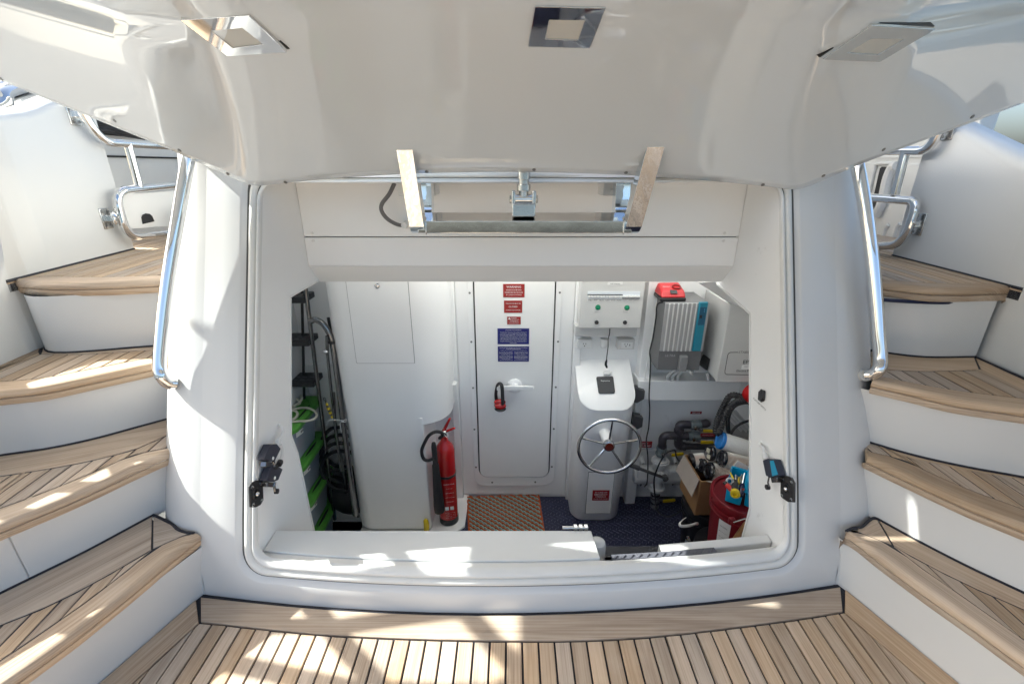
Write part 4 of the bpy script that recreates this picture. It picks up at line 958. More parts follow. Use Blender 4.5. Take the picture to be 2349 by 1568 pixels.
MB().lathe(atY(865, 655, YC-.002), NY, [(0, .014), (.004, .014), (.006, .011), (.005, .009), (.009, .007), (.010, .001)], 20).build('latch', CHROME, colm)
MB().box((atY(1043, 895, 2.74).x, 2.735, atY(1043, 895, 2.74).z), (.035, .06, .12)).build('call_box', WHITEP, colm, bevel=.005)
tray = MB().prism([Vector((x, y, ZF)) for x, y in ((xlo-.05, 2.40), (xlo+.12, 2.40), (xlo+.22, 2.50), (xlo+.22, 2.84), (xlo-.05, 2.84))], (0, 0, .02)).build('base_tray', INTD, colm, bevel=.004)
# ---- fire extinguisher
ex = thing('fire_extinguisher', 'red fire extinguisher with black horn beside the column', 'extinguisher', (0, 2.53, ZF))
eb = atY(1031, 1196, 2.54); ec = Vector((eb.x-.004, 2.56, ZF+.02)); ztop = atY(1024, 1010, 2.56).z; H = ztop-ec.z; er = .064
MB().lathe(ec, (0, 0, 1), [(.04, er), (.06, er+.0005), (H-.07, er), (H-.04, er-.008), (H-.015, er-.026), (H, .026), (H+.03, .02), (H+.04, .02)], 32).build('cylinder', RED, ex)
MB().lathe(ec, (0, 0, 1), [(0, er-.004), (.004, er+.003), (.045, er+.003), (.05, er)], 28).build('base_ring', BLACK, ex)
vt = ec+Vector((0, 0, H+.04))
MB().lathe(vt, (0, 0, 1), [(0, .02), (.01, .022), (.035, .02), (.04, .014)], 16).build('valve', STEEL, ex)
MB().hexa([vt+Vector(p) for p in ((-.012, -.012, .035), (.012, -.012, .035), (.012, .012, .035), (-.012, .012, .035))], [vt+Vector(p) for p in ((.035, -.012, .125), (.052, -.012, .128), (.052, .012, .128), (.035, .012, .125))]).build('handle', RED, ex, bevel=.004)
MB().hexa([vt+Vector(p) for p in ((-.01, -.010, .025), (.0, -.010, .018), (.0, .010, .018), (-.01, .010, .025))], [vt+Vector(p) for p in ((.07, -.010, .06), (.078, -.010, .052), (.078, .010, .052), (.07, .010, .06))]).build('lever', RED, ex, bevel=.003)
MB().tube(spline([vt+Vector(p) for p in ((-.02, -.02, .05), (.02, -.03, .035), (.035, -.025, .01), (.02, -.02, .0), (-.01, -.02, .04))], 4), .0022, 6).build('seal_tie', WHITEP, ex)
hp = [atY(*Z2(x, y), Y) for x, y, Y in [(1690, 420, 2.50), (1690, 380, 2.46), (1650, 365, 2.44), (1605, 385, 2.44), (1590, 440, 2.44), (1600, 480, 2.43)]]
hp2 = [atY(*Z2(x, y), Y) for x, y, Y in [(1690, 420, 2.50), (1715, 395, 2.44), (1700, 372, 2.43), (1655, 368, 2.42), (1600, 400, 2.42), (1560, 470, 2.42), (1540, 530, 2.42), (1555, 590, 2.42), (1590, 607, 2.42), (1640, 592, 2.42)]]
MB().tube(spline(hp2, 5), .0105, 10).build('hose', RUBBER, ex)
ha, hb = atY(*Z2(1640, 460), 2.44), atY(*Z2(1690, 1040), 2.47)
d = hb-ha; MB().tube([ha, ha+d*.05, ha+d*.28, ha+d*.30, ha+d*.9, ha+d*.98, hb], [.012, .017, .017, .022, .036, .034, .022], 20).build('horn', RUBBER, ex)
kb = ec+Vector((0, 0, .40*H/.66)); MB().lathe(ec+Vector((0, 0, H*.60)), (0, 0, 1), [(0, er+.001), (.001, er+.003), (.019, er+.003), (.02, er+.001)], 28).build('strap', BLACK, ex)
fd = (EYE-(ec+Vector((0, 0, H*.4)))); fd.z = 0; fd.normalize(); sd = fd.cross(Vector((0, 0, -1))).normalized()
for i, (s_, wd) in enumerate((('FIRE EXTINGUISHER', .085), ('5 KG CARBON DIOXIDE', .05), ('1  REMOVE SAFETY PIN', .07), ('2  DIRECT HORN AT BASE', .072), ('3  SQUEEZE LEVER', .06))):
    text(s_, ec+fd*(er+.0028)+Vector((.012, 0, H*(.545-.055*i))), fd, .01, WTXT, ex, width=wd*.85, bold=.0003)
for dx in (-.012, .022): MB().box(ec+fd*(er+.002)+sd*dx*-1+Vector((.012, 0, H*.24)), (.024, .002, .026), Matrix.Rotation(math.atan2(-fd.x, fd.y)+math.pi, 3, 'Z')).build('pictogram', WTXT, ex, smooth=False)
for i in range(4): text('AFTER USE RECHARGE AT ONCE - CHECK WEIGHT', ec+fd*(er+.0028)+Vector((.012, 0, H*(.185-.022*i))), fd, .006, WTXT, ex, width=.07)
# ---- yellow lever behind the bench
yh = thing('valve_lever', 'yellow valve lever poking up behind the bench', 'lever', atY(977, 1215, 2.40))
YEL = mat('yellow_grip', (.62, .46, .01), rough=.4)
MB().tube([atY(976, 1190, 2.40), atY(976.5, 1193, 2.40), atY(978, 1200, 2.40), atY(979, 1245, 2.40)], [.008, .016, .018, .018], 14).build('grip', YEL, yh)
# ---- rope mat
mt = thing('rope_mat', 'woven orange and turquoise rope mat on the chequer plate', 'mat', (.05, 2.6, ZF+.01))
MO = mat('rope_orange', (.50, .11, .035), rough=.8, noise_amt=.3, noise_scale=60, bump=.6, bump_scale=300); MT = mat('rope_teal', (.30, .50, .46), rough=.8, noise_amt=.4, noise_scale=60, bump=.6, bump_scale=300); MBR = mat('rope_brown', (.22, .17, .12), rough=.85)
zm = ZF+.012
ca, cb_, cc, cd_ = atZ(1073, 1141, zm), atZ(1235, 1136, zm), atZ(1249, 1230, zm), atZ(1077, 1230, zm)
NC = 20
for i in range(NC):
    f = (i+.5)/NC; a = ca.lerp(cb_, f); b = cd_.lerp(cc, f); L_ = (b-a).length; wv = (cb_-ca).length/NC
    for s_, mm in ((0, MO), (1, MT)):
        pts = []
        for k in range(37):
            t = k/36; ph = t*9*2*math.pi+(math.pi if s_ else 0)+(i % 2)*math.pi
            p = a.lerp(b, t); p = p+Vector((math.sin(ph)*wv*.42, 0, .004+math.cos(ph)*.006)); pts.append(p)
        MB().tube(pts, .0062, 6).build('cord', mm, mt)
for j in range(10):
    t = (j+.5)/10; a = ca.lerp(cd_, t); b = cb_.lerp(cc, t)
    MB().tube([a.lerp(b, k/30)+Vector((0, 0, .003*math.sin(k*2.1))) for k in range(31)], .007, 6).build('weft', MBR, mt)
e_ = [ca, cb_, cc, cd_]
MB().tube([p+Vector((0, 0, .004+.005*math.sin(k*1.7))) for k, p in enumerate([e_[q].lerp(e_[(q+1) % 4], k/26) for q in range(4) for k in range(26)])], .008, 6, closed=True).build('border', MO, mt)
# ---- steering pedestal
ped = thing('steering_pedestal', 'white moulded steering pedestal with sloping lid', 'pedestal', (.6, 2.65, ZF))
def pedring(xl_, xr_, yf, r, zf):
    pts = [(xl_, 2.835)]
    for k in range(9): a = R(11.25*k); pts.append((xl_+r-r*math.cos(a), yf+r-r*math.sin(a)))
    for k in range(9): a = R(11.25*k); pts.append((xr_-r+r*math.sin(a), yf+r-r*math.cos(a)))
    pts.append((xr_, 2.835)); return [Vector((x, y, zf(y))) for x, y in pts]
zl = lambda y: .08+(y-2.5)*.625
MB().loft([pedring(.435, .745, 2.575, .08, lambda y: ZF+.002), pedring(.418, .762, 2.556, .09, lambda y: ZF+.03), pedring(.428, .785, 2.515, .10, lambda y: zl(y)-.03), pedring(.426, .787, 2.513, .10, lambda y: zl(y)-.012)]).build('body', INT, ped, angle=50)
MB().loft([pedring(.424, .790, 2.508, .12, lambda y: zl(y)-.0095), pedring(.422, .792, 2.504, .12, lambda y: zl(y)-.004), pedring(.424, .790, 2.508, .12, lambda y: zl(y)+.002)]).build('lid', INT, ped, angle=50)
YP = 2.5515
pf_ = lambda z: 2.556+(z-ZF)/(.05-ZF)*(2.515-2.556)
zz0, zz1 = atY(1380, 1177, YP).z, atY(1380, 1080, YP-.006).z; pxl, pxr = atY(1346, 1120, YP).x, atY(1406, 1120, YP).x
def pq(x0, x1, z0, z1, o, th): return ([Vector((x0, pf_(z0)-o, z0)), Vector((x1, pf_(z0)-o, z0)), Vector((x1, pf_(z1)-o, z1)), Vector((x0, pf_(z1)-o, z1))], (0, th, 0))
MB().prism(*pq(pxl, pxr, zz0, zz1, .0006, .002)).build('panel_gap', SEAM, ped, smooth=False)
MB().prism(*pq(pxl+.0025, pxr-.0025, zz0+.0025, zz1-.0025, .0016, .002)).build('front_panel', INT, ped, smooth=False)
MB().lathe(Vector((atY(1383, 1085, YP).x, pf_(-.6)-.004, atY(1383, 1085, YP).z)), NY, [(-.01, .013), (.002, .013), (.004, .009), (.002, .004)], 16).build('lock', SCREW, ped)
sign('red emergency steering sign on the pedestal front', [R7(1712, 270), R7(1825, 270), R7(1820, 337), R7(1708, 337)], SIGNR, [('IN CASE OF', .2, .2, .72), ('EMERGENCY', .41, .2, .78), ('STEERING', .62, .2, .62), ('CLOSE THIS VALVE', .83, .18, .84)], 2.5385)
LN = Vector((0, -.625, 1)).normalized(); LP0 = Vector((.6, 2.6, zl(2.6)+.003))
pad = thing('compass_cover', 'dark grey square instrument cover lying on the pedestal lid', 'instrument', atP(*Z5(580, 1200), LP0, LN))
c4 = [atP(*Z5(x, y), LP0+LN*.012, LN) for x, y in ((485, 1118), (492, 1108), (650, 1104), (662, 1112), (681, 1262), (672, 1280), (520, 1282), (508, 1272))]
MB().prism([p-LN*.012 for p in c4], LN*.012).build('cover', mat('pad_grey', (.055, .056, .06), rough=.6, bump=.3, bump_scale=300), pad, bevel=.004)
text('Raymarine', atP(*Z5(578, 1154), LP0+LN*.0130, LN), LN, .012, WTXT, pad, width=.058, up=(0, 1, .625), bold=.0004)
plg = thing('usb_charger', 'small white plug charger lying above the instrument cover', 'charger', atP(*Z5(590, 1082), LP0, LN))
pc_ = [atP(*Z5(x, y), LP0, LN) for x, y in ((555, 1064), (623, 1060), (627, 1100), (557, 1104))]
MB().prism(pc_, LN*.02).build('case', WHITEP, plg, bevel=.003)
for k in (.3, .75): a = pc_[1].lerp(pc_[2], k)+LN*.01; MB().tube([a, a+Vector((.014, 0, 0))], .0022, 6).build('prong', STEEL, plg)
# ---- steering wheel
YW = 2.37; wc = atY(1397.5, 1024, YW); wr = (atY(1467.5, 1024, YW).x-atY(1326, 1024, YW).x)/2
wh = thing('helm', 'stainless five spoke steering wheel on the pedestal', 'helm', wc)
MB().tube([wc+Vector((math.cos(a)*wr, 0, math.sin(a)*wr)) for a in [2*math.pi*k/64 for k in range(64)]], .0108, 14, closed=True).build('rim', CHROME, wh)
for k in range(5):
    a = R(88+72*k); dv = Vector((math.cos(a), 0, math.sin(a)))
    MB().tube([wc+dv*.02+Vector((0, .02, 0)), wc+dv*.05+Vector((0, .018, 0)), wc+dv*wr], .0065, 10).build('spoke', CHROME, wh)
MB().lathe(wc+Vector((0, .03, 0)), NY, [(0, .034), (.012, .036), (.03, .034), (.034, .028)], 24).build('hub', STEEL, wh)
MB().lathe(wc+Vector((0, -.003, 0)), NY, [(0, .026), (.002, .026), (.004, .018)], 24).build('hub_cap', mat('hub_red', (.13, .02, .012), rough=.3), wh)
MB().tube([wc+Vector((0, .03, 0)), wc+Vector((0, .20, .0))], [.028, .04], 20).build('shaft', INT, wh)
# ---- electrical switchboard
eb_ = thing('switch_board', 'pale grey electrical switch board with green lamps above the pedestal', 'switch board', (.6, 2.7, .4))
YE = 2.68
x0, x1, z0, z1 = rectY([Z5(322, 200), Z5(997, 200), Z5(957, 612), Z5(300, 592)], YE); z0 = atY(1400, 753, YE).z; x0, x1 = atY(1331, 700, YE).x, atY(1475, 700, YE).x
PG = mat('panel_grey', (.62, .62, .61), rough=.38)
MB().box(((x0+x1)/2, YE+.075, (z0+1.0)/2), (x1-x0, .15, 1.0-z0)).build('cabinet', PG, eb_, bevel=.006)
MB().box(((x0+x1)/2-.012, YE+.10, z0-.035), (x1-x0+.01, .11, .07)).build('trunking', PG, eb_, bevel=.004)
bx0, bx1, bz0, bz1 = rectY(q4(Z5, 392, 938, 223, 300), YE-.001)
MB().box(((bx0+bx1)/2, YE+.001, (bz0+bz1)/2), (bx1-bx0, .01, bz1-bz0)).build('breaker_bay', mat('breaker_white', (.70, .74, .78), rough=.4), eb_, smooth=False)
for k in range(18):
    X = bx0+(bx1-bx0)*(k+.5)/18
    MB().box((X, YE-.008, bz0+(bz1-bz0)*.36), ((bx1-bx0)/18*.8, .012, (bz1-bz0)*.30)).build('breaker', WHITEP, eb_, bevel=.001)
    MB().box((X, YE-.006, bz0+(bz1-bz0)*(.58 if k < 12 else .12)), ((bx1-bx0)/18, .006, (bz1-bz0)*.10)).build('breaker_toggle', BLACK, eb_, smooth=False)
lx0_, lx1_, lz0, lz1 = rectY(q4(Z5, 388, 870, 304, 325), YE-.001)
for k in range(8):
    X = lx0_+(lx1_-lx0_)*(k+.5)/8
    lbp = MB().box((X, YE-.001, (lz0+lz1)/2), ((lx1_-lx0_)/8*.94, .002, lz1-lz0)).build('label_plate', WHITEP, eb_, smooth=False)
    text(['STBD', 'PORT', 'BILGE', 'NAV', 'SHORE', 'PUMP', 'CHARGER', 'SPARE'][k], (X, YE-.0025, (lz0+lz1)/2), NY, .006, BTXT, lbp, width=(lx1_-lx0_)/8*.7)
GRN = mat('lamp_green', (.01, .22, .10), rough=.2, coat=.5)
for (x, y), m_, r_ in (((500, 388), GRN, .0145), ((803, 392), GRN, .0145), ((487, 545), BLACK, .0115), ((783, 546), BLACK, .0115)):
    p = atY(*Z5(x, y), YE-.001); MB().lathe(p, NY, [(-.002, r_*1.15), (.003, r_*1.12), (.004, r_), (.009, r_*.92), (.011, r_*.5)], 20).build('lamp' if m_ is GRN else 'button', m_, eb_)
for x, y in ((497, 425), (802, 428)):
    p = atY(*Z5(x, y), YE-.001); MB().box(p, (.032, .003, .008)).build('label_plate', WHITEP, eb_, smooth=False)
p = atY(*Z5(680, 137), YE-.001); MB().box(p, (.09, .003, .02)).build('label_plate', WHITEP, eb_, smooth=False); text('SWITCH BOARD', p+Vector((0, -.002, -.003)), NY, .007, BTXT, eb_, width=.06)
# ---- socket outlets, sensor
for lab, a, scr in (('white mains socket below the left end of the switch board', (285, 440, 727, 820), 0), ('grey framed multi socket below the right end of the switch board', (705, 885, 727, 828), 1)):
    x0, x1, z0, z1 = rectY(q4(Z5, *a), 2.76); t = thing('socket', lab, 'socket', ((x0+x1)/2, 2.8, z0))
    MB().box(((x0+x1)/2, 2.79, (z0+z1)/2), (x1-x0, .06, z1-z0)).build('back_box', WHITEP if not scr else PG, t, bevel=.005)
    MB().box(((x0+x1)/2+.004, 2.757, (z0+z1)/2-.003), ((x1-x0)*.66, .006, (z1-z0)*.62)).build('face', WHITEP, t, bevel=.002)
    for dx, dz, wx, wz in ((-.01, .006, .003, .010), (.006, .006, .003, .010), (-.002, -.009, .007, .006), (.022, 0, .004, .012) if scr else (0.0, -.009, .004, .004)):
        MB().box(((x0+x1)/2+dx, 2.7535, (z0+z1)/2+dz), (wx, .002, wz)).build('slot', BLACK, t, smooth=False)
sp_ = atY(*Z5(566, 760), 2.77); t = thing('motion_sensor', 'small round white sensor between the two sockets', 'sensor', sp_)
MB().lathe(sp_+Vector((0, 0, .03)), (0, 0, -1), [(0, .028), (.02, .028), (.045, .026), (.06, .018), (.066, .003)], 20).build('dome', WHITEP, t)
cbl = thing('usb_cable', 'thin black cable hanging from the switch board to the lid', 'cable', atY(*Z5(590, 980), 2.66))
MB().tube(spline([atY(*Z5(x, y), Y) for x, y, Y in [(625, 610, 2.70), (622, 660, 2.69), (608, 720, 2.69), (606, 800, 2.69), (596, 880, 2.68), (590, 935, 2.68)]], 6), .003, 8).build('wire', BLACK, cbl)
MB().tube([atY(*Z5(x, y), 2.68) for x, y in [(592, 935), (585, 960), (582, 985), (592, 1010), (595, 1020)]], [.004, .008, .008, .007, .004], 10).build('plug', BLACK, cbl)
# ---- pilaster right of the board, shelf, brackets
MB().box(((atY(1484, 700, 2.74).x+atY(1510, 700, 2.74).x)/2, 2.785, .1), (.075, .09, 1.9)).build('pilaster', INT, room, bevel=.004)
YSH = 2.69; zs1, zs0 = atY(1560, 874, YSH).z, atY(1560, 918, YSH).z
MB().box((1.36, (YSH+YB)/2, (zs0+zs1)/2), (1.06, YB-YSH, zs1-zs0)).build('shelf', INT, room, bevel=.004)
MB().box((-1.3, YB-.012, (atY(700, 830, YB).z+atY(700, 866, YB).z)/2), (.9, .03, .10)).build('batten', INT, room, bevel=.004)
for lab, a in (('upper dark grey bracket on the pedestal side', (1457, 1475, 887, 921)), ('lower dark grey bracket on the pedestal side', (1452, 1471, 949, 984))):
    p0, p1 = atY(a[0], a[2], 2.68), atY(a[1], a[3], 2.68)
    t = MB().prism([Vector((p0.x, 2.66, p0.z)), Vector((p1.x, 2.66, p0.z-.02)), Vector((p1.x, 2.66, p1.z+.03)), Vector((p0.x+.02, 2.66, p1.z)), Vector((p0.x, 2.66, p1.z))], (0, .06, 0)).build('bracket', mat('bracket_grey', (.07, .07, .075), rough=.5), bevel=.004); tag(t, lab, 'bracket')
# ---- inverter charger
iv = thing('inverter', 'silver ribbed inverter with teal stripe on the shelf wall', 'inverter', (.98, 2.7, .19))
YI = 2.57
ix0, ix1 = atY(1518, 770, YI).x, atY(1617.5, 770, YI).x; iz1, iz0, izm = atY(1575, 695, YI).z, atY(1560, 850, YI).z, atY(1560, 805, YI).z
SIL = mat('inverter_silver', (.42, .42, .43), rough=.35, metal=.6); DGR = mat('inverter_grey', (.15, .15, .155), rough=.45)
MB().box(((ix0+ix1)/2, (YI+YB)/2+.004, (iz0+iz1)/2), (ix1-ix0-.002, YB-YI-.012, iz1-iz0)).build('case', DGR, iv, bevel=.003)
MB().box(((ix0+ix1)/2, YI+.004, (izm+iz1)/2), (ix1-ix0, .012, iz1-izm)).build('front_cover', SIL, iv, bevel=.002)
for k in range(7):
    X = ix0+.022+(ix1-ix0)*.083*k*1.22; MB().box((X, YI-.004, (izm+iz1)/2), (.0075, .008, iz1-izm-.002)).build('rib', mat('rib_light', (.75, .75, .75), rough=.3, metal=.5), iv, bevel=.001)
TEAL = mat('teal_panel', (.015, .20, .29), rough=.35)
tx0, tx1 = ix0+(ix1-ix0)*.735, ix0+(ix1-ix0)*.935
MB().box(((tx0+tx1)/2, YI-.004, (izm+iz1)/2+.006), (tx1-tx0, .022, iz1-izm+.006)).build('display_strip', TEAL, iv, bevel=.006)
MB().box(((tx0+tx1)/2, YI-.0155, iz1-.075), ((tx1-tx0)*.72, .002, .11)).build('display', mat('display_blue', (.012, .09, .17), rough=.3), iv, smooth=False)
MB().box((tx0+.018, YI-.017, iz1-.078), (.015, .002, .02)).build('screen', BLACK, iv, smooth=False)
for k in range(5): MB().box(((tx0+tx1)/2+.008, YI-.017, iz1-.03-.005*k), (.004, .002, .003)).build('indicator', mat('ind_blue', (.05, .30, .5), rough=.3), iv, smooth=False)
text('ULTRA', (ix0+(ix1-ix0)*.25, YI+.0, izm-.03), NY, .02, mat('grey_print', (.42, .42, .42), rough=.4), iv, width=.062, shear=.25, bold=.0005)
MB().box((ix0+(ix1-ix0)*.57, YI-.004, (iz0+izm)/2-.012), (.05, .03, izm-iz0-.03)).build('cable_cover', mat('cover_grey', (.24, .24, .245), rough=.4), iv, bevel=.006)
CW = mat('conduit_white', (.66, .66, .65), rough=.4)
def corrugated(pts, r, n=10, step=.006, amp=.14, sides=10):
    L_ = sum((b-a).length for a, b in zip(pts, pts[1:])); k = max(6, int(L_/step)); q = resample(pts, k)
    return MB().tube(q, [r*(1+amp*(1 if i % 2 else -1)) for i in range(k)], sides)
for x0_, x1_, y1_ in ((1290, 1232, 1128), (1345, 1280, 1130), (1385, 1335, 1130), (1455, 1485, 1070)):
    corrugated(spline([atY(*Z5(x0_, 1040), 2.62), atY(*Z5(x0_-20 if x1_ < x0_ else x0_+10, 1065), 2.60), atY(*Z5(x1_, y1_-25), 2.66), atY(*Z5(x1_, y1_+10), 2.72)], 6), .009).build('conduit', CW, iv)
# ---- battery charger on top
bc = thing('battery_charger', 'red and black battery charger on top of the inverter', 'charger', (.92, 2.68, iz1))
cx0, cx1 = atY(1512, 690, 2.62).x, atY(1571, 690, 2.62).x; chh = .075
MB().hexa([(cx0, 2.60, iz1), (cx1, 2.60, iz1), (cx1, 2.74, iz1), (cx0, 2.74, iz1)], [(cx0, 2.60, iz1+.022), (cx1, 2.60, iz1+.022), (cx1, 2.74, iz1+.022), (cx0, 2.74, iz1+.022)]).build('base', BLACK, bc, bevel=.006)
MB().hexa([(cx0, 2.598, iz1+.0225), (cx1, 2.598, iz1+.0225), (cx1, 2.742, iz1+.0225), (cx0, 2.742, iz1+.0225)], [(cx0+.012, 2.63, iz1+.06), (cx1-.006, 2.63, iz1+.062), (cx1-.008, 2.735, iz1+.088), (cx0+.016, 2.735, iz1+.086)]).build('cover', mat('charger_red', (.46, .012, .018), rough=.35), bc, bevel=.012, seg=3)
MB().lathe((cx1-.045, 2.665, iz1+.066), (0, -.2, 1), [(0, .027), (.012, .027), (.013, .022), (.004, .02)], 18).build('battery_well', mat('charger_dark', (.2, .008, .01), rough=.4), bc)
MB().hexa([(cx0+.06, 2.612, iz1+.044), (cx0+.10, 2.612, iz1+.044), (cx0+.10, 2.632, iz1+.061), (cx0+.06, 2.632, iz1+.061)], [(cx0+.06, 2.609, iz1+.047), (cx0+.10, 2.609, iz1+.047), (cx0+.10, 2.629, iz1+.064), (cx0+.06, 2.629, iz1+.064)]).build('indicator_panel', BLACK, bc, smooth=False)
text('Milwaukee', (cx0+.045, 2.66, iz1+.0762), (0, -.45, 1), .01, WTXT, bc, width=.04, up=(0, 1, .45), shear=.2)
# ---- stabiliser cabinet
sc_ = thing('stabiliser_cabinet', 'grey stabiliser power cabinet at the right of the inverter', 'cabinet', (1.35, 2.6, .3))
CG = mat('cabinet_grey', (.52, .52, .515), rough=.42, noise_amt=.04, noise_scale=6)
X1, Y1 = 1.223, 2.45; Z1_, Z0_ = .785, .305
MB().box((X1+.18, (Y1+2.80)/2+.01, (Z0_+Z1_)/2), (.36, 2.80-Y1-.02, Z1_-Z0_-.006)).build('case', CG, sc_, bevel=.004)
MB().box((X1+.178, Y1+.004, (Z0_+Z1_)/2), (.37, .022, Z1_-Z0_)).build('door', CG, sc_, bevel=.005)
sq = [atY(*Z5(x, y), Y1-.0075) for x, y in [(1965, 857), (1885, 858), (1866, 866), (1856, 885), (1826, 1055), (1828, 1075), (1842, 1088), (2085, 1092)]]
MB().tube(sq, .0018, 6).build('border_line', BTXT, sc_)
for s_, x, y, wd, al in (('STABILISER', 1968, 857, .10, 'LEFT'), ('EPU', 2012, 960, .055, 'LEFT'), ('Electra Power', 1945, 1051, .115, 'LEFT')):
    text(s_, atY(*Z5(x, y), Y1-.008), NY, .02, BTXT, sc_, width=wd, align=al, shear=.15 if s_ == 'STABILISER' else 0)
p = atY(*Z5(2047, 1012), Y1-.008); MB().box(p, (.052, .003, .026)).build('plate', WHITEP, sc_, smooth=False); text('PORT', p+Vector((0, -.002, .004)), NY, .012, BTXT, sc_, width=.024)
g4 = [atX(*Z5(x, y), X1-.004) for x, y in [(1612, 878), (1676, 926), (1648, 1046), (1568, 985)]]
MB().prism(g4, (-.012, 0, 0)).build('vent_grille', BLACK, sc_, bevel=.003)
MB().hexa([atY(1601, 648, 2.50), atY(1640, 646, 2.26), atY(1728, 688, 2.26), atY(1728, 730, 2.50)], [p+Vector((0, .01, .02)) for p in (atY(1601, 648, 2.50), atY(1640, 646, 2.26), atY(1728, 688, 2.26), atY(1728, 730, 2.50))]).build('soffit', INT, room, smooth=False)
corrugated(spline([atY(*Z5(x, y), 2.62) for x, y in [(1640, 1070), (1648, 1100), (1650, 1140)]], 6), .010).build('conduit', CW, sc_)
# ---- cables down the wall
def cable(name, label, pts, r, m, f):
    t = thing(name, label, 'cable', atY(*f(*pts[-1][:2]), pts[-1][2]))
    MB().tube(spline([atY(*f(x, y), Y) for x, y, Y in pts], 6), r, 8).build('wire', m, t); return t
k1 = cable('cable', 'long black cable running down the wall past the inverter', [(1205, 330, 2.62), (1120, 360, 2.64), (1105, 500, 2.64), (1075, 700, 2.64), (1042, 850, 2.64), (1050, 970, 2.64), (1035, 1300, 2.64), (1040, 1460, 2.64), (1030, 1640, 2.64), (1005, 1780, 2.64), (1022, 1960, 2.62), (1015, 2200, 2.60), (985, 2260, 2.58)], .0045, BLACK, Z5)
k2 = cable('cable', 'white cable beside the black one on the pilaster', [(1112, 300, 2.70), (1090, 560, 2.70), (1045, 800, 2.70), (1010, 1000, 2.70), (965, 1280, 2.70), (955, 1400, 2.70), (948, 1520, 2.70), (958, 1640, 2.70), (945, 1700, 2.70), (938, 1745, 2.70)], .0045, WHITEP, Z5)
# ---- fire main manifold
IRON = mat('pipe_dark', (.085, .078, .092), rough=.38, metal=.35, noise_amt=.35, noise_scale=30, dirt=(.16, .13, .12), dirt_scale=20, dirt_thr=.6)
VALV = mat('valve_grey', (.22, .26, .27), rough=.4, metal=.4, noise_amt=.25, noise_scale=30)
YELL = mat('valve_yellow', (.60, .42, .008), rough=.35, noise_amt=.2, noise_scale=30)
fm = thing('fire_main', 'dark pipe manifold with three grey valves on the right wall', 'pipework', atY(*W6(925, 500), 2.72))
YM = 2.71
def w6(x, y, Y=YM): return atY(*W6(x, y), Y)
def pipe(pts, r, nm='pipe', m=IRON, p=fm, rb=.04): MB().tube(rbend(pts, rb, 7), r, 16).build(nm, m, p)
pipe([w6(690, 660), w6(700, 480), w6(900, 495)], .028, 'elbow', rb=.06)
pipe([w6(880, 495), w6(1060, 500)], .027, 'cross'); pipe([w6(925, 430), w6(922, 560)], .027, 'cross')
pipe([w6(928, 440), w6(930, 335), w6(1075, 340)], .029, 'elbow', rb=.05)
pipe([w6(918, 545), w6(915, 640), w6(1010, 640)], .029, 'elbow', rb=.05)
pipe([w6(1000, 640), w6(1420, 645)], .022); pipe([w6(1180, 500), w6(1470, 500)], .021); pipe([w6(1060, 342), w6(1250, 335)], .020)
pipe([w6(1230, 333), w6(1310, 320), w6(1305, 318, YM+.1)], .029, 'elbow', rb=.05)
for a, b, r_ in (((925, 400), (925, 440), .033), ((870, 495), (888, 495), .033), ((1045, 500), (1030, 500), .031), ((985, 640), (1005, 640), .032), ((690, 625), (695, 655), .031), ((790, 478), (775, 500), .032)):
    MB().tube([w6(*a), w6(*b)], r_, 18).build('collar', IRON, fm)
def valve(a, b, r_, stem, h0, h1, parent=fm):
    A, B = w6(*a), w6(*b); d = (B-A)
    v = MB().tube([A, A+d*.12, A+d*.14, A+d*.34, A+d*.36, A+d*.62, A+d*.64, A+d*.86, A+d*.88, B], [r_*.95, r_*.95, r_*1.12, r_*1.12, r_*.98, r_*1.08, r_*1.16, r_*1.16, r_*.95, r_*.95], 12).build('valve', VALV, parent, angle=25)
    s0, s1, s2 = w6(*stem, YM-.05), w6(*h0, YM-.06), w6(*h1, YM-.06)
    MB().lathe(s0+Vector((0, .04, 0)), NY, [(0, .012), (.03, .012), (.034, .016), (.044, .016), (.048, .008)], 8).build('stem', STEEL, v)
    MB().tube([s0, s0.lerp(s1, .6), s1], .008, 8, flat=.5).build('arm', IRON, v)
    dz = .0115; MB().prism([s1+Vector((0, 0, -dz)), s2+Vector((-.01, 0, -dz)), s2+Vector((0, 0, -dz*.5)), s2+Vector((0, 0, dz*.5)), s2+Vector((-.01, 0, dz)), s1+Vector((0, 0, dz))], (0, -.010, 0)).build('handle', YELL, v, bevel=.003)
valve((1070, 345), (1245, 335), .030, (1165, 388), (1262, 420), (1412, 422)); valve((1045, 500), (1215, 500), .030, (1145, 550), (1228, 578), (1408, 580)); valve((690, 640), (668, 770), .032, (715, 760), (820, 758), (990, 738))
sign('small red fire line label on the wall above the pipes', q4(W6, 1088, 1243, 157, 190), SIGNR, [('FIRE LINE', .5, .5, .72)], YB-.0025)
sign('red fire line fore label on the middle pipe', q4(W6, 1230, 1425, 463, 503), SIGNR, [('FIRE LINE <-- FORE', .5, .5, .8)], YM-.0245)
sign('red hand fire pump sign partly behind the wheel', q4(W6, 335, 550, 574, 658), SIGNR, [('HAND', .3, .36, .46), ('FIRE PUMP', .72, .36, .86)], 2.805)
